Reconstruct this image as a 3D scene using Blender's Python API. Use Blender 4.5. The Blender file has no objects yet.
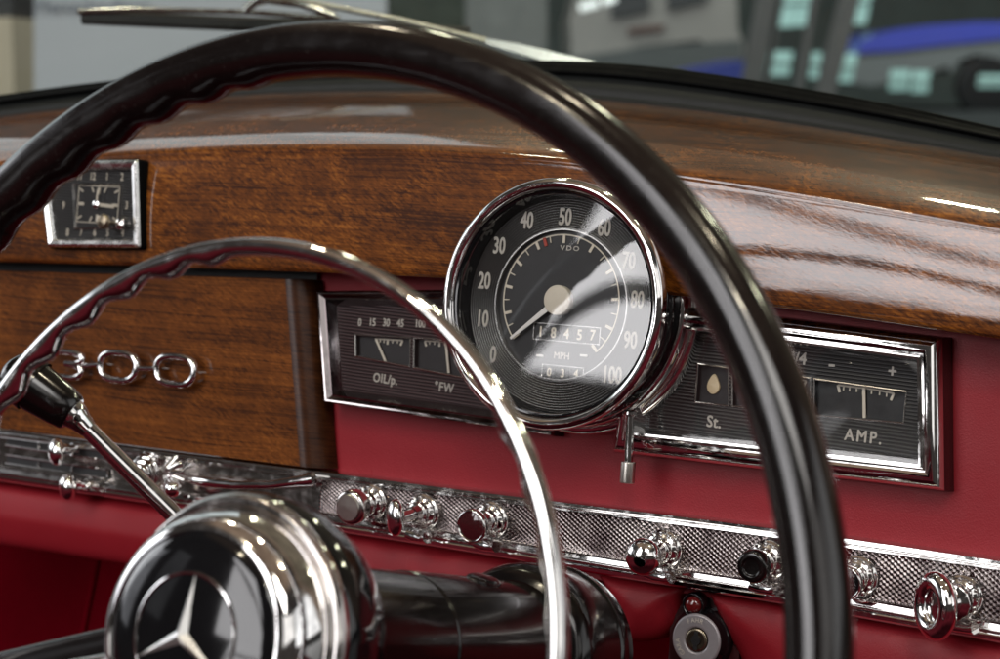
import bpy, bmesh, math, random
from mathutils import Vector as V, Matrix, noise
random.seed(7)
sc = bpy.context.scene
col = sc.collection
PI = math.pi
R = math.radians

# ------------------------------------------------------------------ camera
FPX, YAW, PIT = 1857.7, 0.5463, 0.1407
CAM = V((0.44455, -0.77468, 0.11364))
F = V((-math.sin(YAW) * math.cos(PIT), math.cos(YAW) * math.cos(PIT), -math.sin(PIT)))
RT = F.cross(V((0, 0, 1))).normalized()
UP = RT.cross(F)
cd = bpy.data.cameras.new('camera')
cam = bpy.data.objects.new('camera', cd)
col.objects.link(cam)
cam.matrix_world = Matrix((
    (RT.x, UP.x, -F.x, CAM.x), (RT.y, UP.y, -F.y, CAM.y), (RT.z, UP.z, -F.z, CAM.z), (0, 0, 0, 1)))
cd.sensor_width = 36
cd.lens = FPX / 1000 * 36
cd.clip_start = 0.02
cd.clip_end = 400
cd.dof.use_dof = True
cd.dof.focus_distance = 0.87
cd.dof.aperture_fstop = 10.5
sc.camera = cam


def ray(px, py):
    return F + RT * ((px - 500) / FPX) - UP * ((py - 329.5) / FPX)


def at(px, py, depth):                       # a point of the world at a given depth
    return CAM + ray(px, py) * depth


def hit(px, py, p0, n):
    d = ray(px, py)
    return CAM + d * ((p0 - CAM).dot(n) / d.dot(n))


def at_y(px, py, y):
    return hit(px, py, V((0, y, 0)), V((0, 1, 0)))


# ------------------------------------------------------------------ frames
BETA = 0.1533
ez = V((0, math.sin(BETA), math.cos(BETA)))   # up along the dashboard face
en = V((0, -math.cos(BETA), math.sin(BETA)))  # out of the dashboard towards the driver


def frame(loc, x, y, z):
    m = Matrix.Identity(4)
    for i, c in enumerate((x, y, z, loc)):
        for k in range(3):
            m[k][i] = c[k]
    return m


DF = frame(V((0, 0, 0)), V((1, 0, 0)), ez, en)   # u right, v up, w towards the driver


def uf(px, py, w):                            # pixel -> (u, v) on the dash plane at height w
    p = hit(px, py, en * w, en)
    return (p.x, p.dot(ez))


def d3(u, v, w):
    return V((u, 0, 0)) + ez * v + en * w


def zframe(loc, z, xh=V((1, 0, 0))):
    z = z.normalized()
    x = (xh - z * xh.dot(z)).normalized()
    return frame(loc, x, z.cross(x), z)


# ------------------------------------------------------------------ objects
MATS_OF = {}


def thing(name, label, cat, M=None, group=None):
    o = bpy.data.objects.new(name, None)
    col.objects.link(o)
    M = M or Matrix.Identity(4)
    o.matrix_world = M
    o.empty_display_size = 0.01
    MATS_OF[o] = M
    o['label'] = label
    o['category'] = cat
    if group:
        o['group'] = group
    return o


def mk(name, vf, mat, parent=None, smooth=True, M=None, label=None, angle=40):
    """vf = (verts in world space, faces) -> one mesh object in its parent's space"""
    vs, fs = vf
    M = MATS_OF.get(parent, M) or Matrix.Identity(4)
    if M is None:
        M = Matrix.Identity(4)
    inv = M.inverted()
    me = bpy.data.meshes.new(name)
    me.from_pydata([tuple(inv @ V(v)) for v in vs], [], fs)
    me.update()
    bm = bmesh.new()
    bm.from_mesh(me)
    bmesh.ops.remove_doubles(bm, verts=bm.verts, dist=1e-6)
    bmesh.ops.recalc_face_normals(bm, faces=bm.faces)
    if smooth:
        a = math.radians(angle)
        for f in bm.faces:
            f.smooth = True
        for e in bm.edges:
            if len(e.link_faces) == 2 and e.calc_face_angle(0) > a:
                e.smooth = False
    bm.to_mesh(me)
    bm.free()
    o = bpy.data.objects.new(name, me)
    col.objects.link(o)
    me.materials.append(mat)
    if parent is not None:
        o.parent = parent
    else:
        o.matrix_world = M
    MATS_OF[o] = M
    if label:
        o['label'] = label
    return o


def tag(o, label, cat, group=None):
    o['label'] = label
    o['category'] = cat
    if group:
        o['group'] = group
    return o


def struct(o):
    o['kind'] = 'structure'
    return o


def join(*parts):
    vs, fs = [], []
    for v, f in parts:
        k = len(vs)
        vs += list(v)
        fs += [tuple(i + k for i in q) for q in f]
    return vs, fs


def lathe(prof, M, seg=64, a0=0, a1=2 * PI, sx=1, sy=1):
    full = abs(a1 - a0 - 2 * PI) < 1e-6
    n = seg if full else seg + 1
    vs, fs = [], []
    for r, z in prof:
        for i in range(n):
            t = a0 + (a1 - a0) * i / seg
            vs.append(M @ V((r * math.cos(t) * sx, r * math.sin(t) * sy, z)))
    for j in range(len(prof) - 1):
        for i in range(seg):
            k = (i + 1) % n
            fs.append((j * n + i, j * n + k, (j + 1) * n + k, (j + 1) * n + i))
    return vs, fs


def round_prof(pts, r=0.0006, n=4):
    """round the corners of an open polyline profile"""
    out = [pts[0]]
    for i in range(1, len(pts) - 1):
        p, a, b = V(pts[i]).to_2d(), V(pts[i - 1]).to_2d(), V(pts[i + 1]).to_2d()
        la, lb = (a - p).length, (b - p).length
        rr = min(r, la * 0.45, lb * 0.45)
        s, e = p + (a - p).normalized() * rr, p + (b - p).normalized() * rr
        for k in range(n + 1):
            t = k / n
            q = s * (1 - t) ** 2 + p * 2 * t * (1 - t) + e * t * t
            out.append((q.x, q.y))
    out.append(pts[-1])
    return out


def tube(pts, rad, seg=16, closed=False, cap=True, up=None):
    pts = [V(p) for p in pts]
    n = len(pts)
    rads = rad if isinstance(rad, (list, tuple)) else [rad] * n
    vs, fs = [], []
    prev = None
    for i, p in enumerate(pts):
        a = pts[i - 1] if (i > 0 or closed) else p
        b = pts[(i + 1) % n] if (i < n - 1 or closed) else p
        t = (b - a).normalized()
        if prev is None:
            h = up or (V((0, 0, 1)) if abs(t.z) < 0.9 else V((1, 0, 0)))
            x = (h - t * h.dot(t)).normalized()
        else:
            x = (prev - t * prev.dot(t)).normalized()
        prev = x
        y = t.cross(x)
        for k in range(seg):
            q = 2 * PI * k / seg
            vs.append(p + (x * math.cos(q) + y * math.sin(q)) * rads[i])
    m = n if closed else n - 1
    for i in range(m):
        j = (i + 1) % n
        for k in range(seg):
            l = (k + 1) % seg
            fs.append((i * seg + k, i * seg + l, j * seg + l, j * seg + k))
    if cap and not closed:
        fs.append(tuple(range(seg)))
        fs.append(tuple((n - 1) * seg + k for k in range(seg)))
    return vs, fs


def prism(poly, w0, w1, M=DF, bev=0.0, seg=3):
    """2-D polygon (u, v) extruded from w0 to w1 with its front edge rounded"""
    bm = bmesh.new()
    vb = [bm.verts.new((p[0], p[1], w0)) for p in poly]
    vt = [bm.verts.new((p[0], p[1], w1)) for p in poly]
    n = len(poly)
    bm.faces.new(vb[::-1])
    top = bm.faces.new(vt)
    for i in range(n):
        bm.faces.new((vb[i], vb[(i + 1) % n], vt[(i + 1) % n], vt[i]))
    if bev > 0:
        bmesh.ops.bevel(bm, geom=list(top.edges), offset=bev, segments=seg, affect='EDGES', profile=0.5)
    bmesh.ops.triangulate(bm, faces=[f for f in bm.faces if len(f.verts) > 4])
    bm.verts.index_update()
    vs = [M @ v.co for v in bm.verts]
    fs = [tuple(v.index for v in f.verts) for f in bm.faces]
    bm.free()
    return vs, fs


def rect(u0, v0, u1, v1):
    return [(u0, v0), (u1, v0), (u1, v1), (u0, v1)]


def box(c, s, M=Matrix.Identity(4), bev=0):
    x, y, z = c
    return prism(rect(x - s[0] / 2, y - s[1] / 2, x + s[0] / 2, y + s[1] / 2), z - s[2] / 2, z + s[2] / 2, M, bev)


def bar(a, b, w, w0, w1, bev=0):
    """flat bar between two (u, v) points, width w"""
    a, b = V(a).to_2d(), V(b).to_2d()
    t = (b - a).normalized()
    n = V((-t.y, t.x)) * w / 2
    return prism([a - n, b - n, b + n, a + n], w0, w1, DF, bev)


def inset(poly, d):
    n = len(poly)
    out = []
    for i in range(n):
        p, a, b = V(poly[i]).to_2d(), V(poly[i - 1]).to_2d(), V(poly[(i + 1) % n]).to_2d()
        e1, e2 = (p - a).normalized(), (b - p).normalized()
        n1, n2 = V((-e1.y, e1.x)), V((-e2.y, e2.x))
        m = (n1 + n2)
        m = m / (m.dot(n1))
        out.append((p.x + m.x * d, p.y + m.y * d))
    return out


def rpoly(poly, r, n=4):
    out = []
    m = len(poly)
    for i in range(m):
        p, a, b = V(poly[i]).to_2d(), V(poly[i - 1]).to_2d(), V(poly[(i + 1) % m]).to_2d()
        rr = min(r, (a - p).length * .45, (b - p).length * .45)
        s, e = p + (a - p).normalized() * rr, p + (b - p).normalized() * rr
        for k in range(n + 1):
            t = k / n
            q = s * (1 - t) ** 2 + p * 2 * t * (1 - t) + e * t * t
            out.append((q.x, q.y))
    return out


def sweep_frame(poly, prof, M=DF):
    """poly counter-clockwise (u, v); prof = [(inset, w)...]"""
    n = len(poly)
    vs, fs = [], []
    for d, w in prof:
        q = inset(poly, d)
        vs += [M @ V((a, b, w)) for a, b in q]
    for j in range(len(prof) - 1):
        for i in range(n):
            k = (i + 1) % n
            fs.append((j * n + i, j * n + k, (j + 1) * n + k, (j + 1) * n + i))
    return vs, fs


def grid(rows):
    m = len(rows[0])
    vs = [p for r in rows for p in r]
    fs = []
    for j in range(len(rows) - 1):
        for i in range(m - 1):
            fs.append((j * m + i, j * m + i + 1, (j + 1) * m + i + 1, (j + 1) * m + i))
    return vs, fs


def text(s, h, u, v, w, rot=0, sx=1.0, M=DF, bold=0.0, spacing=1.0, thick=0.0001, fat=0.035):
    a = text1(s, h, u, v, w, rot, sx, M, 0.0, spacing, thick)
    if fat <= 0:
        return a
    out = [a]
    X, Y, Z = [(M.to_3x3() @ V(k)) for k in ((1, 0, 0), (0, 1, 0), (0, 0, 1))]
    for i, (p, q) in enumerate(((1, 0), (-1, 0), (0, 1), (0, -1), (.7, .7), (-.7, .7), (.7, -.7), (-.7, -.7))):
        d = X * (p * h * fat) + Y * (q * h * fat) + Z * (0.000006 * (i + 1))
        out.append(([v + d for v in a[0]], a[1]))
    return join(*out)


def text1(s, h, u, v, w, rot=0, sx=1.0, M=DF, bold=0.0, spacing=1.0, thick=0.0001):
    """lettering centred on (u, v), cap height h"""
    c = bpy.data.curves.new('t', 'FONT')
    c.body = s
    c.size = 1.0
    c.space_character = spacing
    c.offset = bold
    c.resolution_u = 3
    o = bpy.data.objects.new('t', c)
    col.objects.link(o)
    dg = bpy.context.evaluated_depsgraph_get()
    me = bpy.data.meshes.new_from_object(o.evaluated_get(dg))
    xs = [q.co.x for q in me.vertices]
    cx, cy = (min(xs) + max(xs)) / 2, 0.36
    k = h / 0.72
    cr, sr = math.cos(rot), math.sin(rot)
    vs = []
    for q in me.vertices:
        x, y = (q.co.x - cx) * k * sx, (q.co.y - cy) * k
        vs.append(M @ V((u + x * cr - y * sr, v + x * sr + y * cr, w + thick)))
    fs = [tuple(p.vertices) for p in me.polygons]
    bpy.data.objects.remove(o)
    bpy.data.meshes.remove(me)
    bpy.data.curves.remove(c)
    return vs, fs


# ------------------------------------------------------------------ node helpers
class NT:
    def __init__(s, nt):
        s.t = nt
        s.n = nt.nodes
        s.l = nt.links

    def node(s, ty, ins=None, **kw):
        nd = s.n.new(ty)
        for k, v in kw.items():
            setattr(nd, k, v)
        for k, v in (ins or {}).items():
            s.set(nd.inputs[k], v)
        return nd

    def set(s, sock, v):
        if isinstance(v, bpy.types.NodeSocket):
            s.l.new(v, sock)
        else:
            if hasattr(sock.default_value, '__len__') and isinstance(v, (tuple, list)):
                v = tuple(v) + ((1,) if len(sock.default_value) == 4 and len(v) == 3 else ())
            sock.default_value = v

    def m(s, op, a, b=0.0, c=0.0):
        nd = s.n.new('ShaderNodeMath')
        nd.operation = op
        s.set(nd.inputs[0], a)
        s.set(nd.inputs[1], b)
        if op in ('MULTIPLY_ADD', 'SMOOTH_MIN', 'SMOOTH_MAX', 'COMPARE'):
            s.set(nd.inputs[2], c)
        return nd.outputs[0]

    def mix(s, f, a, b):
        nd = s.n.new('ShaderNodeMix')
        nd.data_type = 'RGBA'
        s.set(nd.inputs[0], f)
        s.set(nd.inputs[6], a)
        s.set(nd.inputs[7], b)
        return nd.outputs[2]

    def ramp(s, f, stops, interp='LINEAR'):
        nd = s.n.new('ShaderNodeValToRGB')
        nd.color_ramp.interpolation = interp
        e = nd.color_ramp.elements
        while len(e) < len(stops):
            e.new(0.5)
        for i, (p, c) in enumerate(stops):
            e[i].position = p
            e[i].color = (c, c, c, 1) if not hasattr(c, '__len__') else tuple(c) + (1,)
        s.set(nd.inputs[0], f)
        return nd.outputs[0]

    def step(s, x, e, w):                    # smooth 0..1 step at e, width w
        nd = s.n.new('ShaderNodeMapRange')
        nd.interpolation_type = 'SMOOTHSTEP'
        s.set(nd.inputs[0], x)
        nd.inputs[1].default_value = e - w / 2
        nd.inputs[2].default_value = e + w / 2
        return nd.outputs[0]

    def noise(s, vec, scale, detail=3, rough=0.5, dist=0, **kw):
        nd = s.node('ShaderNodeTexNoise', {'Scale': scale, 'Detail': detail, 'Roughness': rough, 'Distortion': dist}, **kw)
        if vec is not None:
            s.set(nd.inputs['Vector'], vec)
        return nd.outputs['Fac']

    def scaled(s, vec, sc_):
        nd = s.n.new('ShaderNodeMapping')
        s.set(nd.inputs[0], vec)
        nd.inputs['Scale'].default_value = sc_
        return nd.outputs[0]


def mat(name, base=(0.5, 0.5, 0.5), rough=0.5, metal=0.0, coat=0.0, coat_r=0.03, spec=0.5):
    m = bpy.data.materials.new(name)
    m.use_nodes = True
    nt = NT(m.node_tree)
    p = m.node_tree.nodes['Principled BSDF']
    p.inputs['Base Color'].default_value = tuple(base) + (1,)
    p.inputs['Roughness'].default_value = rough
    p.inputs['Metallic'].default_value = metal
    p.inputs['Coat Weight'].default_value = coat
    p.inputs['Coat Roughness'].default_value = coat_r
    p.inputs['Specular IOR Level'].default_value = spec
    tc = nt.node('ShaderNodeTexCoord').outputs['Object']
    return m, nt, p, tc


def simple(name, base, rough=0.5, metal=0.0, var=0.15, vscale=60, bump=0.0, bscale=400, **kw):
    m, nt, p, tc = mat(name, base, rough, metal, **kw)
    nz = nt.noise(tc, vscale, 4, 0.6)
    dark = tuple(c * (1 - var) for c in base)
    lite = tuple(min(1, c * (1 + var)) for c in base)
    nt.set(p.inputs['Base Color'], nt.mix(nz, dark, lite))
    nt.set(p.inputs['Roughness'], nt.m('MULTIPLY_ADD', nt.noise(tc, vscale * 2.3, 5, 0.7), rough * 0.7, rough * 0.65))
    if bump:
        b = nt.node('ShaderNodeBump', {'Strength': bump, 'Distance': 0.001, 'Height': nt.noise(tc, bscale, 3, 0.6)})
        nt.set(p.inputs['Normal'], b.outputs[0])
    return m


def chrome_mat(name, base=(0.80, 0.79, 0.78), rough=0.05, wob=0.05):
    m, nt, p, tc = mat(name, base, rough, 1.0)
    nz = nt.noise(tc, 130, 5, 0.7)
    nt.set(p.inputs['Roughness'], nt.m('MULTIPLY_ADD', nt.ramp(nz, [(0.45, 0.0), (0.75, 1.0)]), 0.20, rough))
    b = nt.node('ShaderNodeBump', {'Strength': wob, 'Distance': 0.001, 'Height': nt.noise(tc, 55, 2, 0.5)})
    nt.set(p.inputs['Normal'], b.outputs[0])
    return m


CHROME = chrome_mat('chrome')
CHROME_OLD = chrome_mat('aged_chrome', (0.62, 0.59, 0.57), 0.11, 0.12)
STEEL = simple('brushed_steel', (0.50, 0.47, 0.43), 0.32, 1.0, vscale=300)
BLACK = simple('black_bakelite', (0.005, 0.0035, 0.0035), 0.17, coat=0.25, var=0.3, coat_r=0.04)
def worn_black():
    m, nt, p, tc = mat('worn_bakelite', (0.0060, 0.0042, 0.0040), 0.16, coat=0.2)
    sc_ = nt.node('ShaderNodeTexNoise', {'Scale': 1, 'Detail': 6, 'Roughness': .7})
    nt.set(sc_.inputs['Vector'], nt.scaled(tc, (60, 900, 500)))
    scr = nt.ramp(sc_.outputs['Fac'], [(0.56, 0), (0.70, 1)])
    wear = nt.ramp(nt.noise(tc, 22, 6, 0.7), [(0.42, 0), (0.68, 1)])
    nt.set(p.inputs['Roughness'], nt.m('ADD', 0.12, nt.m('ADD', nt.m('MULTIPLY', wear, 0.14), nt.m('MULTIPLY', scr, 0.10))))
    dust = nt.ramp(nt.noise(tc, 900, 2, 0.6), [(0.66, 0), (0.72, 1)])
    nt.set(p.inputs['Base Color'], nt.mix(nt.m('MULTIPLY', dust, .5), (0.0060, 0.0042, 0.0040), (0.06, 0.055, 0.05)))
    b = nt.node('ShaderNodeBump', {'Strength': 0.02, 'Distance': 0.0006, 'Height': nt.m('ADD', nt.noise(tc, 60, 3), nt.m('MULTIPLY', scr, .4))})
    nt.set(p.inputs['Normal'], b.outputs[0])
    return m


BLACK_G = simple('black_gloss', (0.005, 0.005, 0.006), 0.08, coat=0.15, var=0.2)
BLACK_M = simple('black_matt', (0.008, 0.008, 0.009), 0.55)
RUBBER = simple('black_rubber', (0.0022, 0.0022, 0.0025), 0.6, spec=0.05, bump=0.15, bscale=900)
SCREEN_TRIM = simple('grey_black_trim', (0.009, 0.010, 0.010), 0.42, spec=0.22, bump=0.2, bscale=1200)
CREAM = simple('cream_paint', (0.62, 0.57, 0.47), 0.5, var=0.06, vscale=400)
WHITE = simple('white_paint', (0.72, 0.71, 0.68), 0.45, var=0.06, vscale=400)
NUMB = simple('numeral_paint', (0.44, 0.415, 0.37), 0.55, var=0.08, vscale=500)
REDM = simple('red_mark', (0.35, 0.04, 0.02), 0.5)
BRASS = simple('brass', (0.30, 0.25, 0.18), 0.30, 1.0, vscale=200)
LENS_RED = simple('ruby_lens', (0.12, 0.008, 0.008), 0.08, coat=1.0)
SIL_DIAL = simple('silver_line', (0.75, 0.74, 0.72), 0.2, 1.0)


def glass_mat(name, gain=1.0, tint=(1, 1, 1)):
    m = bpy.data.materials.new(name)
    m.use_nodes = True
    t = NT(m.node_tree)
    t.n.remove(t.n['Principled BSDF'])
    out = t.n['Material Output']
    geo = t.node('ShaderNodeNewGeometry')
    dt = t.node('ShaderNodeVectorMath', {0: geo.outputs['Normal'], 1: geo.outputs['Incoming']}, operation='DOT_PRODUCT').outputs['Value']
    ic = t.m('POWER', t.m('SUBTRACT', 1, t.m('ABSOLUTE', dt)), 5)
    fr = t.m('MULTIPLY_ADD', ic, 0.6, 0.045)
    tc = t.node('ShaderNodeTexCoord').outputs['Object']
    dust = t.ramp(t.noise(tc, 260, 6, 0.75), [(0.55, 0.0), (0.8, 0.012)])
    tr = t.node('ShaderNodeBsdfTransparent', {'Color': tint})
    gl = t.node('ShaderNodeBsdfGlossy', {'Roughness': 0.003})
    df = t.node('ShaderNodeBsdfDiffuse', {'Color': (0.6, 0.6, 0.58)})
    mx = t.node('ShaderNodeMixShader', {0: t.m('MULTIPLY', fr, gain), 1: tr.outputs[0], 2: gl.outputs[0]})
    mx2 = t.node('ShaderNodeMixShader', {0: dust, 1: mx.outputs[0], 2: df.outputs[0]})
    t.l.new(mx2.outputs[0], out.inputs[0])
    return m


GLASS = glass_mat('instrument_glass', 2.3)
SCREEN = glass_mat('windscreen_glass', 0.35, (0.80, 0.90, 0.88))


def leather_mat():
    m, nt, p, tc = mat('red_leather', (0.30, 0.016, 0.028), 0.42, spec=0.25)
    big = nt.noise(tc, 9, 4, 0.6)
    c = nt.mix(big, (0.20, 0.0075, 0.013), (0.29, 0.013, 0.022))
    scuff = nt.ramp(nt.noise(tc, 38, 6, 0.75, 0.6), [(0.62, 0), (0.80, 1)])
    c = nt.mix(nt.m('MULTIPLY', scuff, 0.35), c, (0.36, 0.07, 0.08))
    nt.set(p.inputs['Base Color'], c)
    nt.set(p.inputs['Roughness'], nt.m('MULTIPLY_ADD', nt.noise(tc, 70, 5, 0.7), 0.25, 0.33))
    vor = nt.node('ShaderNodeTexVoronoi', {'Vector': tc, 'Scale': 1300})
    h = nt.m('ADD', nt.m('MULTIPLY', vor.outputs['Distance'], 0.5), nt.m('MULTIPLY', nt.noise(tc, 30, 3), 3.0))
    b = nt.node('ShaderNodeBump', {'Strength': 0.22, 'Distance': 0.0006, 'Height': h})
    nt.set(p.inputs['Normal'], b.outputs[0])
    return m


LEATHER = leather_mat()


def wood_mat(name, dark, mid, lite, fleck=0.6, lines=0.6, scale=1.0, seed=0.0):
    m, nt, p, tc0 = mat(name, mid, 0.4, coat=1.0, coat_r=0.025, spec=0.1)
    p.inputs['Coat IOR'].default_value = 1.7
    mp = nt.n.new('ShaderNodeMapping')
    nt.set(mp.inputs[0], tc0)
    mp.inputs['Location'].default_value = (seed, seed * .7, seed * .3)
    tc = mp.outputs[0]
    warp = nt.node('ShaderNodeTexNoise', {'Scale': 5.0, 'Detail': 2})
    nt.set(warp.inputs['Vector'], tc)
    add = nt.node('ShaderNodeVectorMath', {0: tc}, operation='ADD')
    sw = nt.node('ShaderNodeVectorMath', {0: warp.outputs['Color']}, operation='MULTIPLY')
    sw.inputs[1].default_value = (0.02, 0.012, 0.012)
    nt.l.new(sw.outputs[0], add.inputs[1])
    v = add.outputs[0]
    # growth lines, long in u
    g1 = nt.noise(nt.scaled(v, (5 * scale, 130 * scale, 45 * scale)), 1, 5, 0.62)
    g2 = nt.noise(nt.scaled(v, (28, 900, 70)), 1, 4, 0.7)
    fl = nt.noise(nt.scaled(v, (260, 1200, 45)), 1, 4, 0.75, 0.3)       # pore flecks
    blot = nt.noise(nt.scaled(v, (9, 34, 34)), 1, 3, 0.6, 0.5)
    mott = nt.noise(nt.scaled(v, (95, 380, 30)), 1, 5, 0.7, 0.6)
    rot = nt.n.new('ShaderNodeMapping')
    nt.set(rot.inputs[0], tc)
    rot.inputs['Rotation'].default_value = (0, 0, R(24))
    dia = nt.noise(nt.scaled(rot.outputs[0], (210, 760, 34)), 1, 3, 0.65, 0.6)      # short slanting flecks
    patch = nt.ramp(nt.noise(nt.scaled(tc, (30, 22, 22)), 1, 3, 0.6, 0.5), [(0.36, 0.0), (0.64, 1.0)])
    hair = nt.ramp(nt.noise(nt.scaled(v, (7, 1500, 60)), 1, 2, 0.6), [(0.50, 0.0), (0.66, 1.0)])
    ce = lambda q, k: nt.m('MULTIPLY', nt.m('SUBTRACT', q, 0.5), k)
    f = nt.m('ADD', 0.46, ce(g1, 0.95 * lines))
    f = nt.m('ADD', f, ce(blot, 0.35))
    f = nt.m('ADD', f, ce(g2, 0.9 * lines))
    f = nt.m('ADD', f, nt.m('MULTIPLY', ce(dia, 2.4 * fleck), nt.m('MULTIPLY_ADD', patch, 0.75, 0.30)))
    f = nt.m('ADD', f, ce(patch, 0.26 * fleck))
    f = nt.m('ADD', f, ce(fl, 0.5 * fleck))
    f = nt.m('SUBTRACT', f, nt.m('MULTIPLY', hair, 0.20))
    c = nt.ramp(f, [(0.2, dark), (0.5, mid), (0.82, lite)])
    nt.set(p.inputs['Base Color'], c)
    b = nt.node('ShaderNodeBump', {'Strength': 0.10, 'Distance': 0.0006, 'Height': f})
    nt.set(p.inputs['Normal'], b.outputs[0])
    cb = nt.node('ShaderNodeBump', {'Strength': 0.11, 'Distance': 0.0004,
                                    'Height': nt.m('ADD', nt.noise(nt.scaled(tc, (40, 160, 160)), 1, 3), nt.m('ADD', nt.m('MULTIPLY', fl, .25), nt.m('MULTIPLY', dia, .6)))})
    nt.set(p.inputs['Coat Normal'], cb.outputs[0])
    return m


WOOD = wood_mat('walnut_veneer', (0.036, 0.010, 0.003), (0.145, 0.042, 0.006), (0.32, 0.108, 0.015), fleck=0.62, lines=0.55)
WOOD2 = wood_mat('walnut_glove_door', (0.034, 0.010, 0.003), (0.135, 0.040, 0.007), (0.26, 0.085, 0.014), fleck=0.45, lines=0.62, scale=1.0, seed=3.1)
WOOD2.node_tree.nodes['Principled BSDF'].inputs['Coat IOR'].default_value = 1.38
WOOD2.node_tree.nodes['Principled BSDF'].inputs['Coat Roughness'].default_value = 0.08


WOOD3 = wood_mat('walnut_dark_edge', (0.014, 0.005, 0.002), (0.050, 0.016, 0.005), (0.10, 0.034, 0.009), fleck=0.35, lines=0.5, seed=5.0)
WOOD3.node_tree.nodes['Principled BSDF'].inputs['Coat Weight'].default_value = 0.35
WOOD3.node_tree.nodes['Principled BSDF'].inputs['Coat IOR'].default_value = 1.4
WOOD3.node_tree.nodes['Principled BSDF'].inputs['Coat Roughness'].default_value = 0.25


def ribbed_mat(name, dark, lite, period, radial=False):
    m, nt, p, tc = mat(name, dark, 0.42)
    sep = nt.node('ShaderNodeSeparateXYZ', {0: tc})
    if radial:
        d = nt.m('SQRT', nt.m('ADD', nt.m('POWER', sep.outputs[0], 2), nt.m('POWER', sep.outputs[1], 2)))
    else:
        d = nt.m('ADD', sep.outputs[1], nt.m('MULTIPLY', sep.outputs[0], 0.03))
    s = nt.m('SINE', nt.m('MULTIPLY', d, 2 * PI / period))
    h = nt.step(s, 0.1, 0.9)
    nt.set(p.inputs['Base Color'], nt.mix(h, dark, lite))
    b = nt.node('ShaderNodeBump', {'Strength': 0.7, 'Distance': 0.0004, 'Height': s})
    nt.set(p.inputs['Normal'], b.outputs[0])
    return m


RIB_L = ribbed_mat('ribbed_gauge_face_red_reflection', (0.012, 0.007, 0.008), (0.050, 0.026, 0.028), 0.00175)  # brown tint puts the red seats' reflection into the face colour
RIB_R = ribbed_mat('ribbed_gauge_face_grey', (0.010, 0.010, 0.011), (0.045, 0.045, 0.045), 0.00165)
RIB_S = ribbed_mat('grooved_dial_ring', (0.018, 0.018, 0.018), (0.21, 0.21, 0.205), 0.00125, True)
RIB_S.node_tree.nodes['Principled BSDF'].inputs['Metallic'].default_value = 0.75
RIB_S.node_tree.nodes['Principled BSDF'].inputs['Roughness'].default_value = 0.25
RIB_C = ribbed_mat('ribbed_clock_face', (0.018, 0.020, 0.022), (0.055, 0.056, 0.058), 0.0016)

# ================================================================== DASHBOARD
WR = -0.046                                   # red panel level in w
dash = thing('dashboard', 'classic car dashboard with walnut veneer over a red leather panel', 'dashboard', DF)

# --- rows of the upper wood, as curves across the car
def yw(x):                                    # plan line of the windscreen base
    d = x + 0.12
    return 0.245 - (0.55 if d < 0 else 0.10) * d * d


def on_plan(px, py, off=0.0):
    d = ray(px, py)
    t = 1.0
    for _ in range(60):
        p = CAM + d * t
        t += (yw(p.x) + off - p.y) * 0.7
    return CAM + d * t


def curve_row(pts, xs):
    pts = sorted(pts, key=lambda p: p.x)
    def lin(x):
        if x <= pts[0].x:
            a, b = pts[0], pts[1]
        elif x >= pts[-1].x:
            a, b = pts[-2], pts[-1]
        else:
            for a, b in zip(pts, pts[1:]):
                if a.x <= x <= b.x:
                    break
        t = (x - a.x) / (b.x - a.x)
        return a.lerp(b, t)
    out = []
    for x in xs:
        acc = V((0, 0, 0))
        ws = 0
        for k in range(-8, 9):
            w = math.exp(-(k / 4.5) ** 2)
            acc += lin(x + k * 0.012) * w
            ws += w
        q = acc / ws
        q.x = x
        out.append(q)
    return out


XS = [-0.78 + 0.0115 * i for i in range(106)]
e_bot = [(0, 260), (110, 263), (215, 267), (330, 271), (430, 275), (560, 283), (660, 291), (765, 303), (880, 319), (1000, 337)]
e_rid = [(0, 163), (90, 155), (250, 147), (430, 148), (560, 156), (680, 171), (750, 183), (880, 204), (1000, 226)]
e_ws = [(0, 118), (90, 106), (250, 94), (380, 91), (500, 92), (600, 99), (720, 113), (900, 141), (1000, 159)]
e_ws2 = [(0, 97), (100, 83), (250, 70), (400, 63), (560, 62), (650, 67), (800, 90), (900, 109), (1000, 131)]
row_bot = curve_row([hit(x, y, en * -0.020, en) for x, y in e_bot], XS)
row_rid = curve_row([hit(x, y, en * -0.0243, en) for x, y in e_rid], XS)
row_ws = curve_row([on_plan(x, y) for x, y in e_ws], XS)
row_ws2 = curve_row([on_plan(x, y, 0.016) for x, y in e_ws2], XS)


def crom(p0, p1, p2, p3, t):
    return 0.5 * ((2 * p1) + (p2 - p0) * t + (2 * p0 - 5 * p1 + 4 * p2 - p3) * t * t + (3 * p1 - p0 - 3 * p2 + p3) * t ** 3)


def loft(rows, n=6):
    out = []
    for j in range(len(rows) - 1):
        for s in range(n):
            t = s / n
            a = rows[max(j - 1, 0)]
            b, c = rows[j], rows[j + 1]
            d = rows[min(j + 2, len(rows) - 1)]
            out.append([crom(a[i], b[i], c[i], d[i], t) for i in range(len(b))])
    out.append(rows[-1])
    return out


def off(row, dv):
    return [p + dv for p in row]


def lerp_rows(a, b, t, add=V((0, 0, 0))):
    return [p.lerp(q, t) + add for p, q in zip(a, b)]


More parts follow.
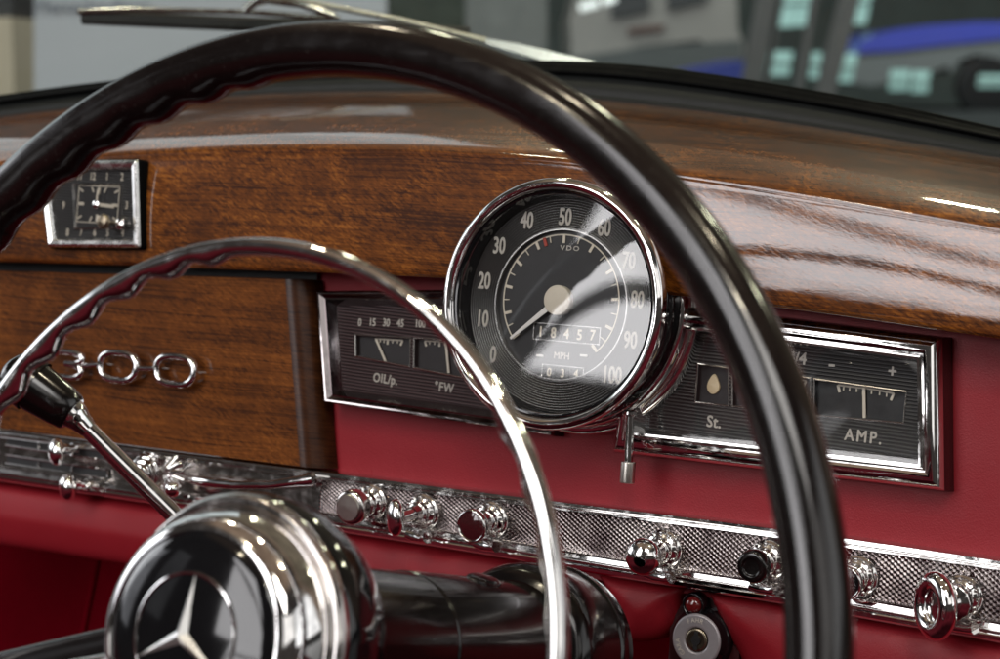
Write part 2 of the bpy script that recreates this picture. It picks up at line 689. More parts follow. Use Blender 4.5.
def kk(t):
    return -0.02 + 0.14 * (t / .12) if t < .12 else 0.12 + 0.30 * (t - .12) / .88
def integ(t):
    n_ = 60
    return sum(-(kk(t * (i + .5) / n_) - BETA) for i in range(n_)) * t / n_ * 0.052
TT = integ(1.0)
rows = [off(row_bot, -en * 0.026), off(row_bot, -en * 0.004 - ez * 0.0010), off(row_bot, -en * 0.0006)]
for t_ in (0.02, 0.1, 0.2, 0.35, 0.5, 0.65, 0.8, 0.92, 1.0):
    rows.append(lerp_rows(row_bot, row_rid, t_, en * (integ(t_) - t_ * TT)))
rows += [lerp_rows(row_rid, row_ws, 0.05, ez * 0.0030), lerp_rows(row_rid, row_ws, 0.13, ez * 0.0052),
         lerp_rows(row_rid, row_ws, 0.3, V((0, 0, 0.007))), lerp_rows(row_rid, row_ws, 0.65, V((0, 0, 0.0055))), row_ws,
         off(row_ws, V((0, 0.01, -0.02)))]
mk('wood_cowl', grid(loft(rows, 5)), WOOD, dash, angle=80)

# windscreen seal: a wide grey band, then the dark rubber lip
mid_ws = lerp_rows(row_ws, row_ws2, 0.68)
seal = [off(row_ws, V((0, 0.004, -0.012))), off(row_ws, V((0, -0.001, 0.0))), off(row_ws, V((0, -0.0005, 0.0015))),
        lerp_rows(row_ws, row_ws2, 0.1), lerp_rows(row_ws, row_ws2, 0.35, V((0, -0.0015, 0.0))), mid_ws]
mk('screen_surround', grid(loft(seal, 4)), SCREEN_TRIM, dash, angle=80)
lip = [off(mid_ws, V((0, 0.003, -0.001))), off(mid_ws, V((0, -0.0025, 0.0002))), off(mid_ws, V((0, -0.0035, 0.0018))),
       lerp_rows(mid_ws, row_ws2, 0.55, V((0, -0.003, 0.0003))), off(row_ws2, V((0, -0.001, 0.0))), off(row_ws2, V((0, 0.004, -0.0005))),
       off(row_ws2, V((0, 0.006, -0.03)))]
mk('screen_rubber', grid(loft(lip, 4)), RUBBER, dash, angle=80)
sill = [off(row_ws2, V((0, 0.007, -0.02))), off(row_ws2, V((0, 0.10, -0.028))), off(row_ws2, V((0, 0.5, -0.06))), off(row_ws2, V((0, 1.1, -0.16)))]

# --- red leather panel
ul = uf(300, 300, WR)[0]
def cowl_v(u):
    i = min(range(len(XS)), key=lambda k: abs(XS[k] - u))
    return row_bot[i].dot(ez)
def panel_rows():
    rr = []
    for v in [0.040 - 0.008 * i for i in range(23)]:
        r = []
        for u in [ul - 0.05 + 0.012 * i for i in range(52)]:
            b = 0.0012 * math.sin(u * 9 + 1) + 0.0008 * noise.noise(V((u * 14, v * 14, 1)))
            r.append(DF @ V((u, min(v, cowl_v(u) + 0.010), WR + b - 0.0008)))
        rr.append(r)
    return rr
mk('leather_panel', grid(panel_rows()), LEATHER, dash, angle=80)

# --- wooden glove door with its rolled right edge
GW = -0.030
gt = [uf(0, 270, GW), uf(285, 278, GW)]
gb = [uf(0, 429, GW), uf(300, 467, GW)]
vt = lambda u: gt[0][1] + (gt[1][1] - gt[0][1]) * (u - gt[0][0]) / (gt[1][0] - gt[0][0])
vb = lambda u: gb[0][1] + (gb[1][1] - gb[0][1]) * (u - gb[0][0]) / (gb[1][0] - gb[0][0])
ue = lambda t: gb[1][0] + (gt[1][0] - gb[1][0]) * t         # where the front starts to roll away
cols = []
N = 40
for i in range(N + 1):
    cols.append(('f', -0.30 + 0.30 * i / N))
for i in range(1, 13):
    cols.append(('r', i / 12))
prof_v = [(-0.012, 0.0), (-0.004, 0.0), (-0.0010, 0.0), (0.0, 0.003)] + [(0.0, 0.003 + (0.994) * k / 14) for k in range(1, 14)] + [(0.0, 0.994), (-0.0012, 0.9985), (-0.006, 1.0), (-0.014, 1.0)]
def door_rows(kinds):
    rows = []
    for dw, t in prof_v:
        r = []
        for kind, s_ in cols:
            if kind not in kinds and not (kind == 'f' and s_ == 0):
                continue
            e = ue(t)
            if kind == 'f':
                u, w = e + s_ * 1.7, GW
            else:
                a = s_ * PI / 2
                u = e + 0.0135 * math.sin(a)
                w = GW - 0.0165 * (1 - math.cos(a))
            r.append(DF @ V((u, vb(u) + (vt(u) - vb(u)) * t, w + dw)))
        rows.append(r)
    return rows
glove = mk('glove_door', grid(door_rows('f')), WOOD2, dash, angle=50)
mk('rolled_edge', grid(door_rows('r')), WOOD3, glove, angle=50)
# dark recess line above the glove door
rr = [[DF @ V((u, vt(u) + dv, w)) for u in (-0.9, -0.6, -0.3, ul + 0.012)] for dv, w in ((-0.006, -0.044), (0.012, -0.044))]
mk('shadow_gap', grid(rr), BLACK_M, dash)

# "300" script on the glove door: numerals joined by bars
E_W = GW + 0.006
def oval(cx, cy, ru, rv, t0=0, t1=2 * PI, n=40, pw=2.6):
    out = []
    for i in range(n):
        t = t0 + (t1 - t0) * i / (n if t1 - t0 > 6.2 else n - 1)
        c, s = math.cos(t), math.sin(t)
        out.append(DF @ V((cx + ru * math.copysign(abs(c) ** (2 / pw), c), cy + rv * math.copysign(abs(s) ** (2 / pw), s), E_W)))
    return out
parts = []
z1, z2, z3 = uf(175.5, 370.5, E_W), uf(118.5, 366.5, E_W), uf(66, 364, E_W)
hu, hv = 0.0138, 0.0080
parts.append(tube(oval(*z1, hu, hv), 0.0022, 12, True))
parts.append(tube(oval(*z2, hu, hv), 0.0022, 12, True))
up = oval(z3[0], z3[1] + 0.0038, hu * 0.92, 0.0034, PI * 0.95, -PI * 0.5, 20)
lo = oval(z3[0], z3[1] - 0.0038, hu * 0.92, 0.0040, PI * 0.5, -PI * 0.95, 20)
parts.append(tube(up + lo, 0.0021, 12))
for a, b in ((z3, z2), (z2, z1)):
    parts.append(tube([DF @ V((a[0] + hu, a[1], E_W)), DF @ V((b[0] - hu, b[1], E_W))], 0.0016, 10))
for z in (z1, z2):
    for s in (-1, 1):
        parts.append(tube([DF @ V((z[0] + s * hu, z[1], E_W)), DF @ V((z[0] + s * hu, z[1], GW - 0.001))], 0.0009, 8))
mk('number_script', join(*parts), CHROME, glove)

# --- chrome trim strip with diamond-knurled insert
SW = -0.036
st_top = [(-80, 421), (0, 430), (330, 471.5), (498, 493), (750, 523.5), (998, 559), (1090, 573)]
st_bot = [(-80, 470), (0, 482), (340, 533), (498, 557.5), (605, 577), (749, 599), (998, 644), (1090, 660)]
T = sorted(uf(x, y, SW) for x, y in st_top)
B = sorted(uf(x, y, SW) for x, y in st_bot)
def interp(P, u):
    for a, b in zip(P, P[1:]):
        if u <= b[0]:
            break
    return a[1] + (b[1] - a[1]) * (u - a[0]) / (b[0] - a[0])
us = [T[0][0] + (T[-1][0] - T[0][0]) * i / 90 for i in range(91)]
sm = lambda P, u: sum(interp(P, u + k * 0.01) for k in range(-4, 5)) / 9
def strip(profile):
    """profile: (fraction from the top, extra dv, w)"""
    return grid([[DF @ V((u, sm(T, u) + (sm(B, u) - sm(T, u)) * f + dv, w)) for u in us] for f, dv, w in profile])
chr_prof = [(0, 0.0, WR - .003), (0, 0.0, SW + .001), (0, -0.0006, SW + .0022), (0, -0.0018, SW + .0026), (0, -0.0026, SW + .0015), (0, -0.0031, SW + .0015),
            (0, -0.0036, SW + .0024), (0, -0.0044, SW + .0026), (0, -0.0049, SW + .0012), (0, -0.0051, SW - .002)]
chr_low = [(1, 0.0098, SW - .002), (1, 0.0096, SW + .0015), (1, 0.0088, SW + .003), (1, 0.0070, SW + .0034), (1, 0.0060, SW + .0022), (1, 0.0055, SW + .0012),
           (1, 0.0048, SW + .0022), (1, 0.0036, SW + .0032), (1, 0.0018, SW + .0028), (1, 0.0006, SW + .001), (1, 0.0, SW - .003), (1, 0.0, WR - .006)]
strp = mk('trim_strip', join(strip(chr_prof), strip(chr_low)), CHROME, dash, angle=30)
# knurled insert, right of the glove door
u0 = uf(319, 500, SW)[0]
u1 = us[-1]
a = 0.0016
nu, nv = int((u1 - u0) / a), 18
vs, fs = [], []
for j in range(nv + 1):
    for i in range(nu + 1):
        u = u0 + i * a
        t, b = sm(T, u) - 0.0049, sm(B, u) + 0.0096
        v = b + (t - b) * j / nv
        hgt = 0.0011 if (i + j) % 2 == 0 else 0.0
        vs.append(DF @ V((u, v, SW - 0.0016 + hgt)))
W_ = nu + 1
for j in range(nv):
    for i in range(nu):
        q = (j * W_ + i, j * W_ + i + 1, (j + 1) * W_ + i + 1, (j + 1) * W_ + i)
        if (i + j) % 2 == 0:
            fs += [(q[0], q[1], q[3]), (q[1], q[2], q[3])]
        else:
            fs += [(q[0], q[1], q[2]), (q[0], q[2], q[3])]
KN = chrome_mat('knurled_chrome', (0.44, 0.41, 0.40), 0.10, 0.05)
_n = NT(KN.node_tree)
_tc = _n.node('ShaderNodeTexCoord').outputs['Object']
_n.set(KN.node_tree.nodes['Principled BSDF'].inputs['Base Color'], _n.mix(_n.ramp(_n.noise(_tc, 60, 6, .75), [(.35, 0), (.68, 1)]), (0.22, 0.19, 0.19), (0.55, 0.52, 0.51)))
mk('knurled_insert', (vs, fs), KN, strp, smooth=False)
# left of it: heater grille, plain chrome plate with two slots
ua, ub = us[0], u0 - 0.0005
gp = [[DF @ V((u, 0, 0)) for u in us]]
pl = []
for f, w in ((0.16, SW - .0016), (0.80, SW - .0016)):
    pl.append([DF @ V((u, sm(T, u) + (sm(B, u) - sm(T, u)) * f, w)) for u in [ua + (ub - ua) * i / 40 for i in range(41)]])
mk('grille_plate', grid(pl), CHROME_OLD, strp)
for k, (p, q, h) in enumerate((((6, 441), (108, 456), 0.0042), ((6, 459), (108, 474), 0.0042))):
    A, Bq = uf(*p, SW), uf(*q, SW)
    mk('grille_slot', bar(A, Bq, h, SW - .0014, SW - .0008), BLACK_M, strp)
    fr_ = []
    for s in (-1, 1):
        off_ = s * h * 0.6
        fr_.append(tube([DF @ V((A[0], A[1] + off_, SW)), DF @ V((Bq[0], Bq[1] + off_, SW))], 0.0008, 8))
    for g in (0.33, 0.66, 1.0):
        m_ = (A[0] + (Bq[0] - A[0]) * g, A[1] + (Bq[1] - A[1]) * g)
        fr_.append(tube([DF @ V((m_[0], m_[1] - h * .6, SW)), DF @ V((m_[0], m_[1] + h * .6, SW))], 0.0007, 8))
    mk('slot_bar', join(*fr_), CHROME, strp)

# --- padded red lower panel with cut-outs for the column and the lock
LW = -0.046
lp = [(-120, 466), (0, 481), (340, 530), (498, 554), (605, 572), (749, 594), (998, 639), (1100, 658), (1100, 800), (800, 760), (752, 690), (738, 655), (724, 630),
      (714, 606), (708, 592), (697, 585), (686, 590), (680, 605), (673, 626), (662, 638), (645, 643), (630, 641), (621, 632), (612, 604), (604, 584), (594, 570),
      (575, 562), (545, 566), (520, 590), (470, 615), (380, 606), (250, 590), (130, 566), (0, 546), (-120, 530)]
pp = [uf(x, y, LW) for x, y in lp]
pp = [V(p) for p in rpoly(pp[::-1], 0.006, 5)]
def inside(p):
    c = False
    for a_, b_ in zip(pp, pp[1:] + pp[:1]):
        if (a_.y > p.y) != (b_.y > p.y) and p.x < (b_.x - a_.x) * (p.y - a_.y) / (b_.y - a_.y) + a_.x:
            c = not c
    return c
def near(p):
    best, bp = 9, None
    for a_, b_ in zip(pp, pp[1:] + pp[:1]):
        ab = b_ - a_
        f = max(0, min(1, (p - a_).dot(ab) / max(ab.length_squared, 1e-12)))
        q = a_ + ab * f
        d = (p - q).length
        if d < best:
            best, bp = d, q
    return best, bp
def pillow(step):
    x0, x1 = min(p.x for p in pp), min(max(p.x for p in pp), 0.25)
    x0 = max(x0, -0.62)
    y0, y1 = max(min(p.y for p in pp), -0.23), max(p.y for p in pp)
    nx, ny = int((x1 - x0) / step) + 2, int((y1 - y0) / step) + 3
    vs, keep = [], []
    for j in range(ny):
        for i in range(nx):
            p = V((x0 + i * step, y0 - step + j * step))
            ins = inside(p)
            d, q = near(p)
            if not ins:
                keep.append(d < step * 1.05)
                p = q if d < step * 1.5 else p
                d = 0
            else:
                keep.append(True)
            r_ = 0.013 + 0.024 * max(0, min(1, (interp(B, p.x) - p.y) / 0.03))
            k = min(d / r_, 1)
            w = LW - 0.003 + 0.0125 * math.sqrt(max(0, 1 - (1 - k) ** 2)) + 0.0006 * noise.noise(V((p.x * 20, p.y * 20, 3)))
            vs.append(DF @ V((p.x, p.y, w)))
    fs = []
    for j in range(ny - 1):
        for i in range(nx - 1):
            q = (j * nx + i, j * nx + i + 1, (j + 1) * nx + i + 1, (j + 1) * nx + i)
            if all(keep[k] for k in q):
                fs.append(q)
    # skirt
    cnt = {}
    for f in fs:
        for a_, b_ in zip(f, f[1:] + f[:1]):
            cnt[(a_, b_)] = 1
    edges = [e for e in cnt if (e[1], e[0]) not in cnt]
    mp = {}
    for e in edges:
        for v in e:
            if v not in mp:
                mp[v] = len(vs)
                vs.append(vs[v] - en * 0.03)
    for a_, b_ in edges:
        fs.append((b_, a_, mp[a_], mp[b_]))
    used = sorted({v for f in fs for v in f})
    ix = {v: k for k, v in enumerate(used)}
    return [vs[v] for v in used], [tuple(ix[v] for v in f) for f in fs]
mk('padded_lower_panel', pillow(0.0022), LEATHER, dash, angle=75)
# footwell behind, dark red carpet
CARPET = simple('dark_red_carpet', (0.11, 0.0015, 0.006), 0.95, spec=0.0, bump=0.5, bscale=700)
fw = []
for v in [-0.12 - 0.03 * i for i in range(16)]:
    r = []
    for i in range(60):
        u = -0.75 + 0.025 * i
        w = -0.16 - 0.014 * math.sin(u * 38) + 0.02 * noise.noise(V((u * 6, v * 6, 0)))
        r.append(DF @ V((u, v, w)))
    fw.append(r)
mk('footwell_trim', grid(fw), CARPET, dash)
mk('door_trim', join(tube([DF @ V(uf(101, 545, -0.12) + (-0.12,)), DF @ V(uf(80, 650, -0.12) + (-0.12,)), DF @ V(uf(60, 760, -0.12) + (-0.12,))], 0.0022, 10)), CARPET, dash)

# ================================================================== SPEEDOMETER
spd = thing('speedometer', 'round chrome-rimmed speedometer reading up to 100 MPH, proud of the dashboard', 'speedometer', DF)
SR = 0.0616
bez = round_prof([(SR - 0.004, -0.010), (SR - 0.0012, -0.009), (SR, -0.0055), (SR - 0.0004, -0.0020), (SR - 0.0028, 0.0), (SR - 0.0050, -0.0010),
                  (SR - 0.0062, -0.0034), (SR - 0.0066, -0.0060)], 0.001)
mk('bezel', lathe(bez, DF, 160), CHROME, spd, angle=35)
mk('inner_wall', lathe([(SR - 0.0066, -0.0040), (SR - 0.0074, -0.0042), (0.0524, -0.0125), (0.0518, -0.0150)], DF, 128), BLACK_G, spd)
mk('inner_ring', lathe([(SR - 0.0068, -0.0062), (SR - 0.0074, -0.0056), (SR - 0.0080, -0.0064)], DF, 128), CHROME, spd)
drum = [(0.0545, -0.004), (0.0545, -0.020), (0.0552, -0.0205), (0.0552, -0.030), (0.0545, -0.0305), (0.0545, WR)]
mk('drum', lathe(round_prof(drum, 0.0004), DF, 128), BLACK_G, spd, angle=30)
fl_ = [(0.0548, -0.028), (0.0585, -0.0275), (0.0600, -0.0285), (0.0606, -0.0310), (0.0606, -0.0345), (0.0625, -0.0350), (0.0640, -0.0365), (0.0645, -0.040), (0.0645, WR)]
mk('flange', lathe(round_prof(fl_, 0.0008), DF, 128), CHROME, spd, angle=30)
# side indicator lens on the drum
for ang, name in ((-R(17), 'indicator_lens'),):
    tri = []
    for (da, w) in ((-0.050, -0.0125), (0.060, -0.0125), (0.0, -0.0185)):
        tri.append(DF @ V((0.0549 * math.cos(ang + da), 0.0549 * math.sin(ang + da), w)))
    mk(name, (tri, [(0, 1, 2)]), CREAM, spd, smooth=False)
DW = -0.0135
gpr = []
for i in range(19):
    r_ = 0.0525 - (0.0525 - 0.0374) * i / 18
    gpr += [(r_, DW - 0.00022), (r_ - 0.00030, DW + 0.00012), (r_ - 0.00046, DW + 0.00012)]
mk('dial_ring', lathe([(0.0525, DW), (0.0374, DW)], DF, 160), RIB_S, spd)
mk('dial_line', lathe([(0.0375, DW - .0002), (0.0372, DW + 0.0007), (0.0366, DW + 0.0007), (0.0364, DW - 0.002)], DF, 128), SIL_DIAL, spd)
mk('dial_centre', lathe([(0.0366, DW - 0.0022), (0.0001, DW - 0.0022)], DF, 96), simple('dial_black', (0.012, 0.012, 0.013), 0.45), spd)
nums = []
ANG = [216, 192, 168, 143, 116, 88.5, 58, 29, 1, -27, -52]
NPOS = [(493.6, 353.8), (484, 318), (485, 280), (500, 245), (527.5, 219.7), (566, 216.3), (605, 227), (629.5, 260), (638, 299), (631, 339.5), (613.5, 374.5)]
dc = V(uf(560.7, 300.5, DW))
ANG = []
for i, q_ in enumerate(NPOS):
    d_ = V(uf(*q_, DW))
    nv_ = d_ - dc
    ANG.append(math.degrees(math.atan2(nv_.y, nv_.x)))
    mk('dial_numeral', text(str(i * 10), 0.0084, d_.x, d_.y, DW + 0.0004, 0, 0.62, fat=0.03), NUMB, spd, smooth=False)
ANG = [a_ + 360 if a_ < -90 else a_ for a_ in ANG]
CW = DW - 0.0022
tick = []
arc0, arc1 = R(ANG[0] + 1), R(ANG[-1])
OC = V(uf(560.7, 300.5, CW))
CM = DF @ Matrix.Translation((OC.x, OC.y, 0))
SA = 0.0325
tick.append(lathe([(SA + .0003, CW + 0.0004), (SA - .0004, CW + 0.0004)], CM, 96, R(ANG[-1]), R(ANG[0])))
def rbar(t, r0_, r1_, wd, a_, b_):
    c, s = math.cos(t), math.sin(t)
    return bar((OC.x + r0_ * c, OC.y + r0_ * s), (OC.x + r1_ * c, OC.y + r1_ * s), wd, a_, b_)
import bisect
def ang_of(v):
    i = min(int(v // 10), 9)
    return ANG[i] + (ANG[i + 1] - ANG[i]) * (v - 10 * i) / 10
for v in range(0, 101, 5):
    t = R(ang_of(v))
    L_, w_ = (0.0042, 0.0014) if v % 10 == 0 else (0.0034, 0.0005)
    c, s = math.cos(t), math.sin(t)
    tick.append(rbar(t, SA, SA - L_, w_, CW + 0.0003, CW + 0.0006))
mk('dial_scale', join(*tick), CREAM, spd, smooth=False)
t = R(ang_of(43))
mk('red_tick', rbar(t, SA, SA - .0042, 0.0016, CW + 0.0002, CW + 0.0007), REDM, spd, smooth=False)
mk('maker_name', text('VDO', 0.0024, *uf(570, 248, CW), CW + 0.0002, 0, 1.3, spacing=1.3), NUMB, spd, smooth=False)
mk('unit_mark', text('MPH', 0.0034, *uf(562, 355.5, CW), CW + 0.0002, 0, 0.95, bold=0.008), NUMB, spd, smooth=False)
for x_ in (540, 584):
    tu, tv = uf(x_, 355.5, CW)
    mk('telltale', bar((tu - .0020, tv), (tu + .0020, tv), 0.0010, CW + .0001, CW + 0.0005), WHITE, spd, smooth=False)
# odometers: recessed drums
def odo(cu, cv, s, n, du, hh):
    wd = du * n
    fr_ = sweep_frame(rect(cu - wd / 2 - .0006, cv - hh / 2 - .0006, cu + wd / 2 + .0006, cv + hh / 2 + .0006), [(0, CW + 0.0001), (0, CW + 0.0007), (0.0005, CW + 0.0007), (0.0005, CW + 0.0001)])
    o = mk('odometer_frame', fr_, SIL_DIAL, spd, smooth=False)
    dr, tx = [], []
    for i in range(n):
        c = cu - wd / 2 + du * (i + .5)
        dr.append(box((c, cv, CW + 0.0002), (du * 0.90, hh, 0.0004), DF, 0.0001))
        tx.append(text(s[i], hh * 0.70, c, cv + (0.0004 if i == n - 1 else 0), CW + 0.00045, 0, 0.85, bold=0.012))
    mk('number_drum', join(*dr), simple('drum_black', (0.010, 0.010, 0.010), 0.35), o, smooth=False)
    mk('odometer_digits', join(*tx), CREAM, o, smooth=False)
odo(*uf(567, 333.5, CW), '18457', 5, 0.0073, 0.0074)
odo(*uf(563, 373, CW), '034', 3, 0.0075, 0.0060)
# needle
t = R(219.5)
c, s = math.cos(t), math.sin(t)
nw = CW + 0.0030
a0, b0 = OC + V((0.006 * c, 0.006 * s)), OC + V((0.0325 * c, 0.0325 * s))
nn = V((-s, c))
mk('needle', prism([a0 - nn * .0014, b0 - nn * .0006, b0 + nn * .0006, a0 + nn * .0014][::1], nw, nw + 0.0005), WHITE, spd, smooth=False)
mk('needle_hub', lathe(round_prof([(0.0073, CW), (0.0075, nw + 0.0004), (0.0072, nw + 0.0012), (0.0001, nw + 0.0014)], 0.0004), CM, 48), CREAM, spd)
mk('dial_glass', lathe([(SR - 0.0080, -0.0066), (0.0001, -0.0066)], DF @ Matrix.Translation((0, 0, -0.0066)) @ Matrix.Rotation(R(2.6), 4, 'Y') @ Matrix.Translation((0, 0, 0.0066)), 96), GLASS, spd, angle=80)
# trip reset stalk under the drum
p0 = d3(*uf(630, 410, -0.022), -0.022)
p1 = d3(*uf(628.5, 462, -0.022), -0.022)
p2 = d3(*uf(627, 483, -0.022), -0.022)
stalk = mk('trip_reset_stalk', join(tube([p0, p0.lerp(p1, .1), p1], [0.0024, 0.0022, 0.0022], 16),
                                    lathe([(0.0024, 0), (0.0040, 0.0008), (0.0040, 0.0022), (0.0024, 0.003)], zframe(p0, (p1 - p0)), 20)), CHROME, spd)
kn = lathe(round_prof([(0.0001, 0), (0.0036, 0), (0.0036, (p2 - p1).length), (0.0001, (p2 - p1).length)], 0.0005), zframe(p1, (p2 - p1)), 36)
mk('knurled_tip', kn, STEEL, stalk)

# ================================================================== GAUGE PANELS
def comb(pts, n, L, w, wd, long_ends=True):
    """a scale bar along pts (u,v) with n teeth pointing down"""
    out = []
    for a_, b_ in zip(pts, pts[1:]):
        out.append(bar(a_, b_, wd, w, w + 0.0003))
    tot = len(pts) - 1
    for i in range(n):
        f = i / (n - 1) * tot
        k = min(int(f), tot - 1)
        p = V(pts[k]).lerp(V(pts[k + 1]), f - k)
        big = i in (0, n - 1, (n - 1) // 2)
        out.append(bar(p, (p[0] + (0.0012 if i == 0 else (-0.0012 if i == n - 1 else 0)), p[1] - L * (1.5 if big else 1)), wd * (1.3 if big else .7), w, w + 0.0004))
    return out


def gauge_window(th, quad_px, w, face_w):
    q = [uf(x, y, w) for x, y in quad_px]        # BL, BR, TR, TL
    o = mk('gauge_window', sweep_frame(q, [(0, face_w), (0, w - 0.0002), (0.0004, w), (0.0008, w - .0003), (0.0008, w - .0006)]), SIL_DIAL, th, angle=30)
    mk('window_wall', sweep_frame(q, [(0.0008, w - .0006), (0.0009, w - 0.004)]), BLACK_M, o, smooth=False)
    mk('window_back', prism(inset(q, 0.0007), w - 0.0045, w - 0.0035), BLACK_M, o, smooth=False)
    return o, w - 0.0034


PW = -0.030      # crest of the frame
FW = -0.0405     # ribbed face

def holed(poly, holes, w):
    from mathutils.geometry import tessellate_polygon
    loops = [[V((a_, b_, 0)) for a_, b_ in p] for p in [poly] + [h[::-1] for h in holes]]
    tris = tessellate_polygon(loops)
    pts_ = [p for l in loops for p in l]
    return [DF @ V((p.x, p.y, w)) for p in pts_], [tuple(t_) for t_ in tris]


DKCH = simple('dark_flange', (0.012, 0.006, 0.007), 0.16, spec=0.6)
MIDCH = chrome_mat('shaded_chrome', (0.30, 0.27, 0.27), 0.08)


def gauge_panel(name, label, outer_px, prof, ribmat, wins, fm=None):
    th = thing(name, label, 'gauge panel', DF)
    q = [uf(x, y, w) for x, y, w in outer_px]
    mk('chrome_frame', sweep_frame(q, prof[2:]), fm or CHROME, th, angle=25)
    mk('outer_flange', sweep_frame(q, prof[:3]), DKCH, th, angle=25)
    ins = prof[-1][0]
    mk('ribbed_face', holed(inset(q, ins - 0.001), [inset([uf(x, y, FW + .0008) for x, y in h], 0.0002) for h in wins], FW), ribmat, th, smooth=False)
    gq = inset(q, ins - 0.0015)
    vlo = min(p[1] for p in gq)
    mk('cover_glass', ([DF @ V((p[0], p[1], FW + 0.0010 + (p[1] - vlo) * 0.115)) for p in gq], [(0, 1, 2, 3)]), GLASS, th, smooth=False)
    return th, q

WIN_R = [[(812.5, 416), (904, 424), (907, 391), (813, 378)], [(731, 407), (810.5, 416), (811, 377.5), (731, 368)], [(694, 403), (729, 407), (729, 367.5), (697, 363)]]
WIN_L = [[(354.5, 357), (410, 368), (410.5, 337), (354, 334)], [(412.5, 368.5), (475, 381), (475, 341), (413, 337.2)]]
prof_r = [(-0.0005, WR - 0.002), (-0.0002, -0.038), (0.0004, -0.0345), (0.0014, -0.0322), (0.0030, -0.0306), (0.0050, -0.0296), (0.0066, -0.0292), (0.0078, -0.0300),
          (0.0083, -0.0320), (0.0092, -0.0318), (0.0100, -0.0304), (0.0110, -0.0306), (0.0116, -0.0330), (0.0128, FW + 0.001), (0.0135, FW - 0.0005)]
gR, qR = gauge_panel('gauge_panel', 'black ribbed gauge panel with AMP. and St. markings, right of the speedometer', [(618, 452, -.04), (949, 491, -.04), (947, 338, -.04), (640, 300, -.04)], prof_r, RIB_R, WIN_R)
o, iw = gauge_window(gR, [(812.5, 416), (904, 424), (907, 391), (813, 378)], FW + 0.0008, FW)
pts = [uf(x, y, iw) for x, y in ((838, 385), (850, 386.5), (864, 388), (880, 390.5), (894, 393.5))]
mk('scale', join(*comb(pts, 9, 0.0022, iw, 0.0009)), CREAM, o, smooth=False)
mk('needle', bar(uf(864, 386, iw + .001), uf(864.5, 418, iw + .001), 0.0014, iw + .001, iw + 0.0014), CREAM, o, smooth=False)
o, iw = gauge_window(gR, [(731, 407), (810.5, 416), (811, 377.5), (731, 368)], FW + 0.0008, FW)
pts = [uf(x, y, iw) for x, y in ((745, 372), (765, 374), (785, 376.5), (806, 381))]
mk('scale', join(*comb(pts, 9, 0.0022, iw, 0.0009)), CREAM, o, smooth=False)
mk('needle', bar(uf(750, 374, iw + .001), uf(765, 408, iw + .001), 0.0014, iw + .001, iw + 0.0014), CREAM, o, smooth=False)
o, iw = gauge_window(gR, [(694, 403), (729, 407), (729, 367.5), (697, 363)], FW + 0.0008, FW)
cu, cv = uf(713, 386, iw + 0.0012)
tear = [(cu + 0.0034 * math.cos(a_) * (1 if math.sin(a_) < 0 else 1 - 0.45 * math.sin(a_)), cv + (0.0058 if math.sin(a_) > 0 else 0.0040) * math.sin(a_)) for a_ in [2 * PI * i / 24 for i in range(24)]]
mk('warning_lamp', prism(tear, iw, iw + 0.0012, DF, 0.0004), simple('lamp_cream', (0.72, 0.58, 0.36), 0.35), o)
tx = [text('4/4', 0.0058, *uf(797, 357.5, FW), FW, -0.03, 0.95, bold=0.01), text('-', 0.006, *uf(832, 363, FW), FW, 0, 1.3, bold=0.01), text('+', 0.006, *uf(892.5, 371, FW), FW, 0, 0.9, bold=0.01),
      text('0', 0.0058, *uf(742, 351, FW), FW, 0, 0.9, bold=0.01), text('St.', 0.0056, *uf(714, 421.5, FW), FW, -0.02, 0.95, bold=0.012, spacing=1.05),
      text('AMP.', 0.0055, *uf(863, 436, FW), FW, -0.02, 0.90, bold=0.004, spacing=1.3), ]
for q_ in tx:
    mk('lettering', q_, NUMB, gR, smooth=False)

prof_l = [(-0.0005, WR - 0.002), (-0.0002, -0.041), (0.0001, -0.036), (0.0006, -0.0335), (0.0014, -0.0328), (0.0022, -0.0330), (0.0030, -0.0338), (0.0042, -0.0350),
          (0.0050, -0.0347), (0.0066, -0.0375), (0.0078, FW + 0.001), (0.0085, FW - 0.0005)]
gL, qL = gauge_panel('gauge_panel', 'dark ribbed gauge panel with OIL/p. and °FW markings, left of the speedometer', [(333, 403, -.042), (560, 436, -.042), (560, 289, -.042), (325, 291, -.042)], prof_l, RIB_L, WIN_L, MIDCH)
o, iw = gauge_window(gL, [(354.5, 357), (410, 368), (410.5, 337), (354, 334)], FW + 0.0008, FW)
pts = [uf(x, y, iw) for x, y in ((377, 339), (388, 339.5), (403, 340.5))]
mk('scale', join(*comb(pts, 7, 0.0018, iw, 0.0008)), CREAM, o, smooth=False)
mk('needle', bar(uf(376, 338.5, iw + .001), uf(386, 362, iw + .001), 0.0012, iw + .001, iw + 0.0014), CREAM, o, smooth=False)
o, iw = gauge_window(gL, [(412.5, 368.5), (475, 381), (475, 341), (413, 337.2)], FW + 0.0008, FW)
pts = [uf(x, y, iw) for x, y in ((425, 341), (440, 341.5), (456, 342.5))]
mk('scale', join(*comb(pts, 7, 0.0018, iw, 0.0008)), CREAM, o, smooth=False)
mk('needle', bar(uf(446, 341, iw + .001), uf(449, 373, iw + .001), 0.0014, iw + .001, iw + 0.0014), CREAM, o, smooth=False)
tx = []
for s_, x, y in (('0', 360, 322), ('15', 373, 322), ('30', 386.5, 322.3), ('45', 400.5, 322.8), ('100', 421, 323.3)):
    tx.append(text(s_, 0.0042, *uf(x, y, FW), FW, 0, 0.80, bold=0.006))
tx.append(text('OIL/p.', 0.0050, *uf(385.5, 378.5, FW), FW, -0.03, 0.82, bold=0.003, spacing=1.1))
tx.append(text('°FW', 0.0050, *uf(444.5, 387, FW), FW, -0.03, 0.86, bold=0.003, spacing=1.12))
